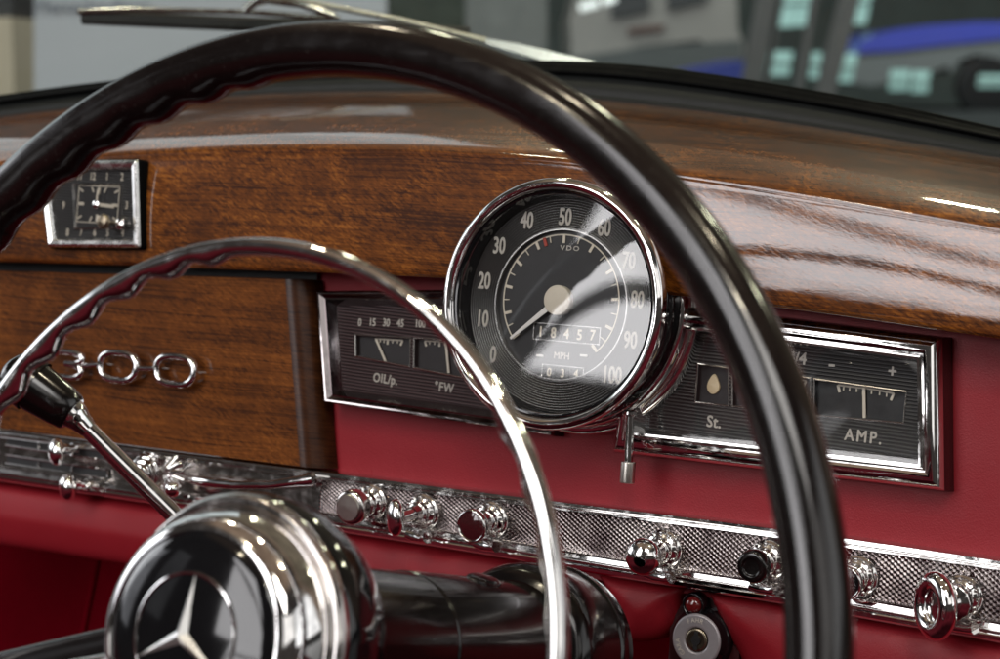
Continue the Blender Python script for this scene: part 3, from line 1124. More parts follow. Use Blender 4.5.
for q_ in tx:
    mk('lettering', q_, NUMB, gL, smooth=False)

# ================================================================== CLOCK
KW = -0.0162
cl = thing('clock', 'square chrome-framed clock set in the upper wood at the left', 'clock', frame(d3(*uf(90, 204, KW), KW), V((1, 0, 0)), ez, en))
q = [uf(47, 247, KW + .003), uf(138.5, 247.5, KW + .003), uf(136, 160, KW + .003), uf(37, 161, KW + .003)]
mk('clock_frame', sweep_frame(rpoly(q, 0.0015, 3), [(-0.0001, KW + .0014), (0.0006, KW + 0.0026), (0.0018, KW + 0.0031), (0.0038, KW + 0.0026), (0.0048, KW + 0.0014), (0.0052, KW + 0.0002), (0.0054, KW - 0.004)]), chrome_mat('satin_chrome', (0.80, 0.79, 0.77), 0.20), cl, angle=25)
mk('clock_shadow_edge', sweep_frame(rpoly(q, 0.0015, 3), [(-0.0010, KW - 0.012), (-0.0010, KW - .0005), (-0.0001, KW + .0014)]), RUBBER, cl)  # dark side wall added for the thin shadow line round the clock
CF = KW - 0.0012
mk('clock_face', prism(inset(q, 0.0050), CF - 0.001, CF), RIB_C, cl, smooth=False)
q2 = [uf(77, 227, CF), uf(122, 226, CF), uf(121, 186, CF), uf(75, 186, CF)]
mk('inner_frame', sweep_frame(q2, [(-0.0016, CF - .0005), (-0.0014, CF + 0.0012), (-0.0008, CF + 0.0016), (0.0, CF + 0.0002)]), CHROME, cl, angle=30)
mk('centre_plate', prism(inset(q2, 0.0002), CF, CF + 0.0002), BLACK_M, cl, smooth=False)
tx = []
for s_, x, y in (('11', 80, 176), ('12', 93.5, 176), ('1', 107.5, 176.2), ('2', 122.5, 176.5), ('10', 66, 176), ('3', 127, 205), ('9', 64, 205), ('8', 68, 232), ('7', 81.5, 232), ('6', 95, 232), ('5', 108, 232.5), ('4', 123, 232.5)):
    tx.append(text(s_, 0.0044, *uf(x, y, CF), CF + 0.0002, 0, 0.75, bold=0.004))
for q_ in tx:
    mk('clock_numeral', q_, CREAM, cl, smooth=False)
cc = V(uf(98.5, 204.5, CF))
ck = []
hw, hh = 0.0150, 0.0098
for k in range(12):
    a_ = k * PI / 6
    s_ = min(hw / max(abs(math.sin(a_)), 1e-6), hh / max(abs(math.cos(a_)), 1e-6))
    d_ = V((math.sin(a_), math.cos(a_)))
    ck.append(bar(cc + d_ * s_, cc + d_ * (s_ - (0.0032 if k % 3 else 0.0040)), 0.0010 if k % 3 else 0.0018, CF + .0003, CF + 0.0006))
sq = [(cc.x + x, cc.y + y) for x, y in ((-hw - .001, -hh - .001), (hw + .001, -hh - .001), (hw + .001, hh + .001), (-hw - .001, hh + .001))]
ck.append(sweep_frame(sq, [(0, CF + .0003), (0, CF + .0005), (0.0005, CF + .0005), (0.0005, CF + .0003)]))
mk('clock_marks', join(*ck), CREAM, cl, smooth=False)
mk('clock_hand', join(bar(cc, cc + V((0.0135, -0.0008)), 0.0020, CF + .0012, CF + .0015), bar(cc, cc + V((0.0005, 0.0085)), 0.0010, CF + .0018, CF + .0021)), CREAM, cl, smooth=False)
mk('clock_hub', lathe(round_prof([(0.0026, 0), (0.0026, 0.0026), (0.0001, 0.0030)], 0.0006), zframe(d3(cc.x, cc.y, CF), en), 24), CHROME, cl)
kx = uf(108, 222, CF + 0.006)
mk('setting_knob', lathe(round_prof([(0.0012, -0.009), (0.0014, -0.001), (0.0042, -0.001), (0.0045, 0.0012), (0.0036, 0.0026), (0.0001, 0.0030)], 0.0006), zframe(d3(*kx, CF + 0.009), en), 30), BRASS, cl)
kx = uf(120.5, 224, CF + 0.004)
mk('reset_knob', lathe(round_prof([(0.0016, -0.004), (0.0018, -0.001), (0.0030, -0.0008), (0.0032, 0.0008), (0.0001, 0.0016)], 0.0004), zframe(d3(*kx, CF + 0.004), en), 24), CHROME_OLD, cl)
mk('clock_glass', prism(inset(q, 0.0051), KW + 0.0008, KW + 0.0009), GLASS, cl, smooth=False)

# ================================================================== KNOBS ON THE STRIP
KWB = SW + 0.001
NB = (en * 1.0 + V((0, 0, -0.10))).normalized()


def base_part(th, c, r=0.0100, wings=12):
    M = zframe(c, NB)
    pr = round_prof([(r * 1.0, -0.004), (r * 1.0, 0.0010), (r * .86, 0.0022), (r * .86, 0.0035), (r * .66, 0.0048), (r * .60, 0.0070), (r * .50, 0.0074), (r * .42, 0.0120)], 0.0005)
    mk('collar', lathe(pr, M, 40), CHROME, th, angle=25)
    g = []
    for i in range(wings):
        a_ = 2 * PI * i / wings
        g.append(box((r * 0.84 * math.cos(a_), r * 0.84 * math.sin(a_), 0.0034), (0.0016, 0.0016, 0.0022), M, 0.0003))
    mk('collar_beads', join(*g), CHROME, th, angle=30)
    return M


def lever_part(th, c, du=0.010, dv=-0.0125):
    """the little side lever below a collar"""
    a_ = c + V((0.0, 0, 0)) - ez * 0.0118 + en * 0.0065
    b_ = a_ + V((du, 0, 0)) + ez * (dv + 0.0125) * 0.4 + en * 0.004
    pth = [a_ - V((du * .5, 0, 0)), a_ + V((0, 0, 0)) - ez * .0008, a_.lerp(b_, .6) - ez * .0010, b_]
    mk('side_lever', join(tube(pth, [0.0026, 0.0030, 0.0022, 0.0030], 12)), CHROME, th)


G = 'control knobs along the chrome trim strip'


def knob(kind, px, py, label, tip=None, lever=True, r=0.0095, fill=None, ln=0.022):
    c = d3(*uf(px, py, KWB), KWB)
    th = thing('control_knob', label, 'knob', zframe(c, NB), G)
    M = base_part(th, c, r=0.0098)
    z = V((0, 0, 1))
    if kind == 'barrel':
        pr = round_prof([(0.0045, 0.008), (0.0060, 0.0095), (r * .8, 0.011), (r, 0.014), (r, ln), (r * .86, ln + .0012), (0.0001, ln + .0014)], 0.0012, 5)
        mk('knob_grip', lathe(pr, M, 40), CHROME_OLD, th, angle=30)
        mk('knob_face', lathe([(r * .80, ln + .0016), (r * .74, ln + .0024), (0.0001, ln + .0026)], M, 32), STEEL, th)
    elif kind == 'paddle':
        Mt = M @ Matrix.Translation((-0.003, 0, ln)) @ Matrix.Rotation(R(-42), 4, 'Y')
        pr = [(r * math.cos(a_), 0.0046 * math.sin(a_)) for a_ in [-PI / 2 + PI * i / 12 for i in range(13)]]
        mk('knob_grip', join(lathe(pr, Mt, 40, sx=.86, sy=1.12), tube([M @ V((0, 0, .010)), M @ V((0, 0, ln))], [0.0040, 0.0030], 16)), CHROME, th, angle=50)
    elif kind == 'disc':
        pr = round_prof([(0.0040, 0.010), (0.0036, ln - .005), (r * .92, ln - .003), (r, ln - .001), (r, ln + .001), (r * .90, ln + .002), (r * .82, ln + .0010)], 0.0005, 4)
        mk('knob_grip', lathe(pr, M, 48), CHROME, th, angle=30)
        mk('knob_face', lathe([(r * .84, ln + .0010), (r * .5, ln + .0018), (0.0001, ln + .0021)], M, 40), fill or BLACK_G, th)
    elif kind == 'ball':
        pr = [(0.0042, 0.010), (0.0036, ln - .006)] + [(r * math.cos(a_), ln + r * .82 * math.sin(a_)) for a_ in [-1.1 + (PI / 2 + 1.1) * i / 16 for i in range(17)]]
        pr[-1] = (0.0001, pr[-1][1])
        mk('knob_grip', lathe(pr, M, 48), CHROME, th, angle=50)
    elif kind == 'black':
        mk('knob_stem', lathe(round_prof([(0.0045, 0.009), (0.0060, 0.010), (r * .85, 0.012), (r * .9, 0.014)], .0006), M, 40), CHROME, th)
        pr = round_prof([(r * .9, 0.0135), (r, 0.0145), (r, ln - .003), (r * .88, ln), (r * .55, ln + .0002), (r * .5, ln - .0008), (0.0001, ln - .0008)], 0.0012, 5)
        mk('knob_grip', lathe(pr, M, 48), BLACK, th, angle=30)
    elif kind == 'ring':
        Mt = M @ Matrix.Translation((-0.005, -0.001, ln)) @ Matrix.Rotation(R(-38), 4, 'Y')
        pr = []
        for i in range(21):
            a_ = 2 * PI * i / 20
            pr.append((r * .80 + 0.0040 * math.cos(a_), 0.0042 * math.sin(a_)))
        pr2 = round_prof([(r * .72, -0.002), (r * .60, 0.0005), (0.0001, 0.0015)], .0005)
        mk('knob_grip', join(lathe(pr, Mt, 48, sy=1.12), lathe(pr2, Mt, 32, sy=1.1)), CHROME, th, angle=50)
        mk('knob_stem', join(tube([M @ V((0, 0, .008)), M @ V((0, 0, ln - .002))], [0.0060, 0.0045], 20),
                             lathe(round_prof([(0.0045, .010), (0.0085, .0115), (0.0085, .0150), (0.0050, .0165)], .0006), M, 10)), CHROME, th, angle=25)
    if lever:
        lever_part(th, c)
    return th


BURG = simple('burgundy_reflection', (0.05, 0.008, 0.010), 0.10, coat=1.0)  # mirrored burgundy put into the colour of the disc knob's face
knob('barrel', 372, 502, 'thick barrel-shaped chrome knob with a flat grey end, nearest the glove door', r=0.0092, ln=0.020, lever=False)
knob('paddle', 424, 512, 'thin oval chrome paddle knob between the barrel knob and the burgundy disc knob', r=0.0086, ln=0.022)
knob('disc', 492, 520, 'chrome-edged knob with a round burgundy face, above the steering column', r=0.0086, ln=0.019, fill=BURG)
knob('ball', 664, 549, 'round polished chrome ball knob above and left of the ignition lock', r=0.0090, ln=0.022)
knob('black', 768, 560, 'chrome-collared knob with a black cap, above and right of the ignition lock', r=0.0080, ln=0.020)
knob('disc', 858, 576, 'chrome knob half hidden behind the right side of the steering wheel rim', r=0.0080, ln=0.016, lever=False)
knob('ring', 962, 596, 'large thick-rimmed chrome knob, rightmost on the trim strip', r=0.0120, ln=0.022)

# chrome controls at the left of the strip
sh = thing('heater_control', 'fluted chrome heater control with ribbed fan, behind the gear lever rod', 'heater control', frame(d3(*uf(160, 472, SW), SW), V((1, 0, 0)), ez, en))
c0 = d3(*uf(150, 472, SW), SW)
Ms = zframe(c0, (en + V((0.25, 0, 0))).normalized())
mk('fluted_boss', lathe(round_prof([(0.0115, -0.004), (0.0115, 0.002), (0.0100, 0.004), (0.0095, 0.0075), (0.0080, 0.0080), (0.0075, 0.0115), (0.0055, 0.012), (0.0050, 0.015), (0.0030, 0.0155), (0.0001, 0.0165)], .0005), Ms, 40), CHROME, sh, angle=25)
fan = []
ce = d3(*uf(172, 474, SW + .006), SW + .006)
for i in range(6):
    a_ = R(-65 + 26 * i)
    e_ = ce + V((math.cos(a_) * 0.011, 0, 0)) + ez * math.sin(a_) * 0.0115 + en * 0.002
    fan.append(tube([ce - V((.004, 0, 0)), ce.lerp(e_, .5) + en * .004, e_], [0.0022, 0.0030, 0.0018], 12))
mk('ribbed_fan', join(*fan), CHROME, sh)
mk('pivot_knob', lathe([(0.0046 * math.cos(a_), 0.0046 * math.sin(a_)) for a_ in [-PI / 2 + PI * i / 12 for i in range(13)]], zframe(d3(*uf(173, 489, SW + .016), SW + .016), en), 24), CHROME, sh)
hb = [d3(*uf(x, y, SW + w_), SW + w_) for x, y, w_ in ((186, 478, .004), (205, 482, .008), (235, 485, .010), (270, 485, .010), (300, 481, .008), (314, 479, .006))]
hd = mk('pull_handle', tube(hb, [0.0020, 0.0032, 0.0024, 0.0022, 0.0030, 0.0042], 16), CHROME, sh)
c1 = hb[-1]
mk('handle_end', lathe(round_prof([(0.0001, -0.004), (0.0050, -0.004), (0.0054, 0.0), (0.0050, 0.004), (0.0001, 0.005)], .0008), zframe(c1 - ez * 0.002 + V((.003, 0, 0)), V((1, 0, 0))), 24), CHROME, hd)
for (kx_, ky_), lb in (((57, 452), 'upper small chrome slider lever on the grille slots below the glove door'), ((68, 487), 'lower small chrome slider lever hanging below the grille slots')):
    cst = d3(*uf(kx_ + 22, ky_ - 2, SW), SW)
    ce = d3(*uf(kx_, ky_, SW + 0.012), SW + 0.012)
    tl = thing('slider_lever', lb, 'lever', frame(cst, V((1, 0, 0)), ez, en), 'slider levers on the heater grille')
    md = cst.lerp(ce, .55) + en * 0.008 + ez * 0.003
    mk('lever_arm', tube([cst, cst + en * .006 + ez * .001, md, ce], [0.0018, 0.0022, 0.0026, 0.0020], 14), CHROME, tl)
    Mk = zframe(ce, (en + V((-.7, 0, -.1))).normalized())
    mk('lever_knob', lathe([(0.0080 * math.cos(a_), 0.0052 * math.sin(a_)) for a_ in [-PI / 2 + PI * i / 14 for i in range(15)]], Mk, 28), CHROME, tl, angle=50)

# ================================================================== IGNITION LOCK
IW = -0.050
ci = d3(*uf(697, 640, IW + .012), IW + .012)
ig = thing('ignition_lock', 'round steel ignition lock with key slot and small red lamp, set in the lower panel', 'lock', zframe(ci, en))
Mi = zframe(ci, en) @ Matrix.Scale(1.14, 4)
mk('lock_body', lathe(round_prof([(0.0135, -0.03), (0.0135, -0.004), (0.0125, -0.003), (0.0116, -0.001), (0.0112, 0.0004)], .0006), Mi, 56), BLACK_G, ig)
pl_ = mk('lock_face', lathe(round_prof([(0.0112, -0.003), (0.0112, 0.0006), (0.0104, 0.0013), (0.0060, 0.0009), (0.0052, 0.0004), (0.0050, -0.002)], .0004), Mi, 56), simple('lock_nickel', (0.34, 0.32, 0.34), 0.38, 0.35, vscale=500), ig, angle=30)
mk('key_barrel', lathe(round_prof([(0.0051, -0.002), (0.0049, 0.0008), (0.0040, 0.0011), (0.0001, 0.0007)], .0003), Mi, 40), BRASS, pl_)
mk('key_slot', join(prism(rect(-0.0009, -0.0042, 0.0009, 0.0036), 0.0008, 0.0014, Mi), lathe([(0.0022, 0.0009), (0.0022, 0.0015), (0.0001, 0.0015)], Mi, 20)), BLACK_M, pl_, smooth=False)
tx = []
for i, ch in enumerate('FAHR'):
    a_ = R(118 - 14 * i)
    tx.append(text(ch, 0.0020, 0.0085 * math.cos(a_), 0.0085 * math.sin(a_), 0.0012, a_ - PI / 2, 0.9, M=Mi))
for i, ch in enumerate('GARA'):
    a_ = R(228 - 13 * i)
    tx.append(text(ch, 0.0020, 0.0085 * math.cos(a_), 0.0085 * math.sin(a_), 0.0012, a_ - PI / 2, 0.9, M=Mi))
mk('engraving', join(*tx), simple('engraved_fill', (0.50, 0.46, 0.42), .5), pl_, smooth=False)
cl2 = d3(*uf(693.5, 605, IW + .010), IW + .010)
Ml = zframe(cl2, en)
mk('lamp_ring', lathe(round_prof([(0.0062, -0.02), (0.0062, 0.0), (0.0054, 0.0014), (0.0044, 0.0008), (0.0042, -0.002)], .0004), Ml, 36), BLACK_G, ig)
mk('red_lamp', lathe([(0.0043, 0.0), (0.0038, 0.0014), (0.0024, 0.0024), (0.0001, 0.0028)], Ml, 30), LENS_RED, ig)
hous = rpoly([(-0.017, -0.02), (0.017, -0.02), (0.0165, 0.004), (0.0075, 0.021), (0.003, 0.0255), (-0.003, 0.0255), (-0.0075, 0.021), (-0.0165, 0.004)], 0.003, 3)
mk('lock_housing', prism(hous, -0.03, -0.0075, Mi, 0.002, 3), simple('housing_dark_red', (0.03, 0.003, 0.004), 0.4), ig)

# ================================================================== STEERING COLUMN
WC = V((-0.40251, 0.48675, -0.19720)) - V((-0.44455, 0.77468, -0.11364))
ALF = 0.2911
wn = V((0, -math.cos(ALF), math.sin(ALF)))
WM = zframe(WC, wn)                           # x right, y up in the wheel plane, z to the driver
COLM = simple('column_black', (0.004, 0.003, 0.003), 0.17, coat=0.1, spec=0.4, vscale=40)
colm = thing('steering_column', 'glossy black steering column running from the wheel hub to the dashboard', 'steering column', zframe(WC - wn * 0.3, wn))
mk('column_tube', lathe(round_prof([(0.0001, -0.036), (0.0290, -0.036), (0.0292, -0.100), (0.0298, -0.1012), (0.0304, -0.226)], .0006), WM, 64), COLM, colm, angle=50)
mk('column_collar', lathe(round_prof([(0.0304, -0.188), (0.0355, -0.190), (0.0385, -0.196), (0.0392, -0.205), (0.0385, -0.235)], .003), WM, 64), COLM, colm)
mk('collar_ring', lathe(round_prof([(0.0385, -0.222), (0.0398, -0.224), (0.0398, -0.228), (0.0385, -0.235)], .0008), WM, 64), COLM, colm)
Mo = zframe(WM @ V((0.006, 0.0288, -0.150)), (WM.to_3x3() @ V((0.28, 1, 0.02))))
mk('column_cap', lathe(round_prof([(0.0085, -0.004), (0.0085, 0.0012), (0.0065, 0.0022), (0.0001, 0.0024)], .0007), Mo, 30, sx=.7, sy=1.3), COLM, colm)

# ================================================================== GEAR LEVER
r0 = at_y(176, 517, -0.180)
r1 = at_y(72, 413, -0.200)
r2 = at_y(22, 378, -0.2085)
rz = at_y(262, 604, -0.163)
gl = thing('gear_lever', 'column gear lever, slim chrome rod with a black conical grip, behind the horn ring', 'gear lever', zframe(rz, (r1 - rz)))
ax = (r1 - r0).normalized()
mk('lever_rod', join(tube([rz, r0, r0.lerp(r1, .5), r1 - ax * .002], [0.0040, 0.0040, 0.0039, 0.0037], 24),
                     lathe(round_prof([(0.0039, -0.006), (0.0050, -0.001), (0.0062, 0.002), (0.0064, 0.0055)], .001), zframe(r1 - ax * .004, ax), 28)), CHROME, gl)
L_ = (r2 - r1).length
Mg = zframe(r1, (r2 - r1))
mk('lever_grip', lathe([(0.0001, -0.0005), (0.0074, -0.0005), (0.0084, 0.0006), (0.0094, 0.006), (0.0106, 0.016), (0.0115, 0.027), (0.0118, L_ * .75), (0.0112, L_), (0.0085, L_ + .006), (0.0040, L_ + .0085), (0.0001, L_ + .009)], Mg, 40), BLACK, gl)

# ================================================================== STEERING WHEEL
sw = thing('steering_wheel', 'large two-spoke steering wheel with glossy black rim, chrome horn ring and star badge', 'steering wheel', WM)
RW, TR = 0.2125, 0.0102


def bump01(x, c, w):
    d = abs(x - c) / w
    return 0 if d >= 1 else (0.5 + 0.5 * math.cos(PI * d)) ** 0.5


def wheel_ring(Rm, z0, tr_r, tr_z, amp, per_, zones, seg=480, sec=32, pw=2.0):
    vs, fs = [], []
    for i in range(seg):
        t = 2 * PI * i / seg
        d = math.degrees(t)
        for lo, hi in zones:
            if lo <= d <= hi:
                break
        k = max(0.0, min(1.0, min(d - lo, hi - d) / 6))
        wave = amp * k * (0.5 - 0.5 * math.cos((d - lo) / per_ * 2 * PI))
        for j in range(sec):
            q = 2 * PI * j / sec
            c, s = math.cos(q), math.sin(q)
            c2 = math.copysign(abs(c) ** (2 / pw), c)
            s2 = math.copysign(abs(s) ** (2 / pw), s)
            g = (0.5 - 0.5 * (c * 0.86 + s * 0.5)) ** 1.5    # the inner side carries the finger grips
            rr_ = Rm + tr_r * c2 - wave * g
            zz = z0 + tr_z * s2 - wave * g * 0.3
            vs.append(WM @ V((rr_ * math.cos(t), rr_ * math.sin(t), zz)))
    for i in range(seg):
        k = (i + 1) % seg
        for j in range(sec):
            l = (j + 1) % sec
            fs.append((i * sec + j, i * sec + l, k * sec + l, k * sec + j))
    return vs, fs


mk('rim', wheel_ring(RW, 0, TR * 0.97, TR * 1.08, 0.0020, 6.4, ((97, 172),), pw=2.25), worn_black(), sw, angle=60)
hr = mk('horn_ring', wheel_ring(0.1356, 0.0175, 0.0032, 0.0039, 0.0030, 9.0, ((96, 172), (6, 44)), seg=480, sec=24), CHROME, sw, angle=60)
mk('hub', lathe(round_prof([(0.0001, -0.040), (0.030, -0.040), (0.036, -0.036), (0.047, -0.022), (0.0510, -0.010), (0.0515, 0.000), (0.0500, 0.006), (0.046, 0.008)], .003), WM, 96), BLACK_G, sw, angle=60)
mk('hub_ring', lathe(round_prof([(0.0500, 0.0045), (0.0502, 0.0075), (0.0484, 0.0098), (0.0458, 0.0096), (0.0446, 0.0080)], .0008), WM, 96), CHROME_OLD, sw, angle=40)
hp = mk('horn_button', lathe([(0.0446, 0.0070), (0.0448, 0.0100), (0.0443, 0.0135), (0.0430, 0.0180), (0.0412, 0.0220), (0.0390, 0.0247), (0.0370, 0.0259), (0.0358, 0.0262), (0.0352, 0.0254)], WM, 128), CHROME, sw, angle=60)
mk('badge_disc', lathe([(0.0355, 0.0254), (0.0347, 0.0263), (0.0300, 0.0276), (0.0250, 0.0286), (0.0180, 0.0296), (0.0100, 0.0303), (0.0001, 0.0305)], WM, 96), BLACK_G, hp, angle=60)
def dome(r):
    pts = [(0.0, .0305), (.01, .0303), (.018, .0296), (.025, .0286), (.03, .0276), (.0346, .0263)]
    for (a_, b_), (c_, d_) in zip(pts, pts[1:]):
        if r <= c_:
            return b_ + (d_ - b_) * (r - a_) / (c_ - a_)
    return .0263
br = []
for i in range(9):
    a_ = 2 * PI * i / 8
    br.append((0.0212 + 0.0006 * math.cos(a_), dome(0.0212) + 0.0002 + 0.0006 * math.sin(a_)))
mk('badge_ring', lathe(br, WM, 96), CHROME, hp)
# three-pointed star, ridged
vs, fs = [], []
rot0 = R(88)
zc = dome(0) + 0.0012
vs.append(WM @ V((0, 0, zc + 0.0012)))
for k in range(3):
    a_ = rot0 + k * 2 * PI / 3
    b_ = a_ + PI / 3
    vs.append(WM @ V((0.0208 * math.cos(a_), 0.0208 * math.sin(a_), dome(.0208) + 0.0004)))
    vs.append(WM @ V((0.0027 * math.cos(b_), 0.0027 * math.sin(b_), zc - 0.0010)))
for k in range(3):
    tip_, v1, v0 = 1 + 2 * k, 2 + 2 * k, 2 + 2 * ((k + 2) % 3)
    fs += [(0, tip_, v1), (0, v0, tip_)]
mk('star', (vs, fs), simple('star_silver', (0.82, 0.82, 0.80), 0.30, 0.85), hp, smooth=False)
# spokes
for sgn in (-1, 1):
    aang = R(-90 + sgn * 72.5)
    dr_ = V((math.cos(aang), math.sin(aang), 0))
    sd = V((-dr_.y, dr_.x, 0))
    rows = []
    for i in range(25):
        f = i / 24
        rr_ = 0.040 + (RW - 0.004 - 0.040) * f
        hwid = 0.0145 * (1 - .35 * f)
        th_ = 0.0055
        zc_ = -0.006 + 0.006 * f
        r = []
        for j in range(25):
            q_ = 2 * PI * j / 24
            c, s = math.cos(q_), math.sin(q_)
            r.append(WM @ (dr_ * rr_ + sd * (hwid * math.copysign(abs(c) ** .8, c)) + V((0, 0, zc_ + th_ * math.copysign(abs(s) ** .8, s)))))
        rows.append(r)
    mk('spoke', grid(rows), BLACK, sw, angle=60)
    p_ = [dr_ * 0.045 + V((0, 0, 0.004)), dr_ * 0.09 + V((0, 0, 0.010)), dr_ * 0.1356 + V((0, 0, 0.0165))]
    mk('ring_bracket', tube([WM @ q_ for q_ in p_], [0.0030, 0.0026, 0.0030], 14), CHROME, sw)

# ================================================================== WINDSCREEN AND WIPER
gr = [off(row_ws2, V((0, 0.002, -0.004))), off(row_ws2, V((0, -0.05, 0.07))), off(row_ws2, V((0, -0.14, 0.17))), off(row_ws2, V((0, -0.27, 0.30)))]
ws = mk('windscreen', grid(gr), SCREEN, None, angle=80)
tag(ws, 'clear curved windscreen rising behind the wooden cowl', 'windscreen')
wp = thing('windscreen_wiper', 'chrome and black wiper lying outside the windscreen above the steering wheel', 'wiper', frame(at(540, 60, 1.34), V((1, 0, 0)), V((0, 1, 0)), V((0, 0, 1))))
D1 = 1.42
def wpt(x, y, d=None):
    return at(x, y, d or D1)
blade = tube([wpt(82, 17.5), wpt(150, 20), wpt(270, 25), wpt(400, 29), wpt(470, 32)], [0.0052, 0.0056, 0.0056, 0.0050, 0.004], 6)
mk('blade', blade, simple('wiper_black', (0.02, 0.018, 0.017), 0.4), wp)
mk('blade_holder', join(tube([wpt(78, 12, D1 - .005), wpt(130, 9.5, D1 - .005), wpt(250, 12, D1 - .005), wpt(340, 19, D1 - .005)], 0.0022, 10),
                        tube([wpt(250, 4, D1 - .006), wpt(268, 0, D1 - .006), wpt(300, 4, D1 - .006), wpt(335, 16, D1 - .006)], 0.0030, 10),
                        tube([wpt(245, 10, D1 - .006), wpt(262, -3, D1 - .006)], 0.0034, 10)), CHROME_OLD, wp)
mk('wiper_arm', tube([wpt(262, -10, D1 - .02), wpt(300, 0, D1 - .02), wpt(400, 20, D1 - .03), wpt(486, 41, D1 - .04)], [0.0020, 0.0020, 0.0022, 0.0024], 10), simple('arm_ivory', (.75, .70, .6), .3, .8), wp)
q_ = [wpt(486, 38, 1.37), wpt(520, 44, 1.37), wpt(600, 63, 1.36), wpt(606, 70, 1.36), wpt(560, 66, 1.36), wpt(515, 52, 1.37), wpt(486, 44, 1.37)]
bk = [p + F * 0.012 for p in q_]
n_ = len(q_)
mk('arm_root', (q_ + bk, [tuple(range(n_)), tuple(range(2 * n_ - 1, n_ - 1, -1))] + [(i, (i + 1) % n_, n_ + (i + 1) % n_, n_ + i) for i in range(n_)]), simple('arm_silver', (.78, .80, .85), .25, .9), wp, angle=30)

# ================================================================== BACKGROUND (far outside, out of focus)
def upbox(name, x0, x1, y0, y1, depth, thick, mt, lean=0.0, parent=None, M=None):
    """upright slab seen between pixel columns x0..x1; top at y0, bottom at y1"""
    a_, b_, c_, d_ = at(x0 + lean, y0, depth), at(x1 + lean, y0, depth), at(x1, y1, depth), at(x0, y1, depth)
    f2 = V((F.x, F.y, 0)).normalized() * thick
    q = [a_, b_, c_, d_, a_ + f2, b_ + f2, c_ + f2, d_ + f2]
    return mk(name, (q, [(0, 1, 2, 3), (7, 6, 5, 4), (0, 4, 5, 1), (1, 5, 6, 2), (2, 6, 7, 3), (3, 7, 4, 0)]), mt, parent, smooth=False, M=M)


FLOORM = simple('dark_floor', (0.035, 0.038, 0.036), 0.35, vscale=2)
fl = mk('floor', grid([[V((-60, y, -1.15)), V((60, y, -1.15))] for y in (1.5, 10, 90)]), FLOORM)
struct(fl)
WALLM = simple('hall_wall_grey', (0.040, 0.050, 0.045), 0.8, vscale=1.5, var=0.5)
wl = upbox('back_wall', -200, 1300, -700, 200, 26, 0.3, WALLM)
struct(wl)


def emis(name, base, e, strength):
    m, nt, p, tc = mat(name, base, 0.5)
    nz = nt.noise(tc, 1.5, 3, 0.6)
    nt.set(p.inputs['Emission Color'], nt.mix(nz, tuple(c * .6 for c in e), e))
    p.inputs['Emission Strength'].default_value = strength
    return m


WIN = emis('lit_window', (0.3, 0.45, 0.42), (0.46, 0.74, 0.68), 0.42)
tg = lambda o, l, c, g=None: tag(o, l, c, g)
bd = thing('display_board', 'large pale grey display board standing outside at the left', 'board', frame(at(210, 300, 4.2), V((1, 0, 0)), V((0, 1, 0)), V((0, 0, 1))))
upbox('board_panel', 34, 386, -260, 640, 4.2, 0.05, simple('board_grey', (0.50, 0.52, 0.56), 0.6, vscale=3, var=0.08), 0, bd)
bl = join(tube([at(44, 5, 4.19), at(135, 6, 4.19)], 0.006, 8))
mk('board_lettering', text('Mercedes-Benz', 0.030, 0, 0, 0, M=frame(at(92, 5, 4.19), RT, UP, -F), sx=1.0), simple('board_ink', (0.22, 0.24, 0.28), .6), bd, smooth=False)
pc = upbox('pillar', -60, 33, 17, 560, 5.0, 0.3, simple('beige_plaster', (0.52, 0.44, 0.32), 0.7, vscale=5), -22)
tg(pc, 'beige low pillar at the far left beyond the windscreen', 'pillar')
ph = upbox('pillar', -90, 12, -250, 19, 5.1, 0.3, simple('dark_post', (0.02, 0.02, 0.02), 0.6), 0)
tg(ph, 'black post rising over the beige pillar at the far left', 'pillar')
dp = upbox('curtain', 388, 470, -250, 400, 6.0, 0.1, simple('dark_green_cloth', (0.030, 0.036, 0.026), 0.9, vscale=8, var=.7), -10)
tg(dp, 'dark green hanging curtain beside the pale board', 'curtain')
dp = upbox('door', 463, 545, -250, 400, 8.0, 0.1, simple('grey_door', (0.12, 0.12, 0.11), 0.6, vscale=8, var=.4), 4)
tg(dp, 'plain grey door in the hall behind the wiper arm', 'door')

# pale van far behind the wiper arm
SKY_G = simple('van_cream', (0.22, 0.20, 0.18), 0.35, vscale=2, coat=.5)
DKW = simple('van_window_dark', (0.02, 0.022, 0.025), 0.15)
VD = 14.0
vn = thing('van', 'pale grey van parked across the hall with dark side windows', 'van', frame(at(650, 216, VD), V((1, 0, 0)), V((0, 1, 0)), V((0, 0, 1))))
def on_van(pts, d):
    return [at(x, y, d) for x, y in pts]
def slab(pts, d, th):
    q = on_van(pts, d)
    n = len(q)
    f2 = V((F.x, F.y, 0)).normalized() * th
    return (q + [p + f2 for p in q], [tuple(range(n)), tuple(range(2 * n - 1, n - 1, -1))] + [(i, (i + 1) % n, n + (i + 1) % n, n + i) for i in range(n)])
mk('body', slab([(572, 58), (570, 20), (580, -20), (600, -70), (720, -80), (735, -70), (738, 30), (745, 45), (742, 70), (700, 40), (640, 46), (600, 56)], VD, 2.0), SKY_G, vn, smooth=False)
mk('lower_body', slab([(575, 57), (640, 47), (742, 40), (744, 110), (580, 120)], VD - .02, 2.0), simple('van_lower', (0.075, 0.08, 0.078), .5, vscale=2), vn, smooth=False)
mk('window', slab([(612, 18), (610, -22), (645, -26), (650, 10)], VD - .05, .03), DKW, vn, smooth=False)
mk('window', slab([(668, 10), (666, -26), (705, -30), (708, 0)], VD - .05, .03), DKW, vn, smooth=False)
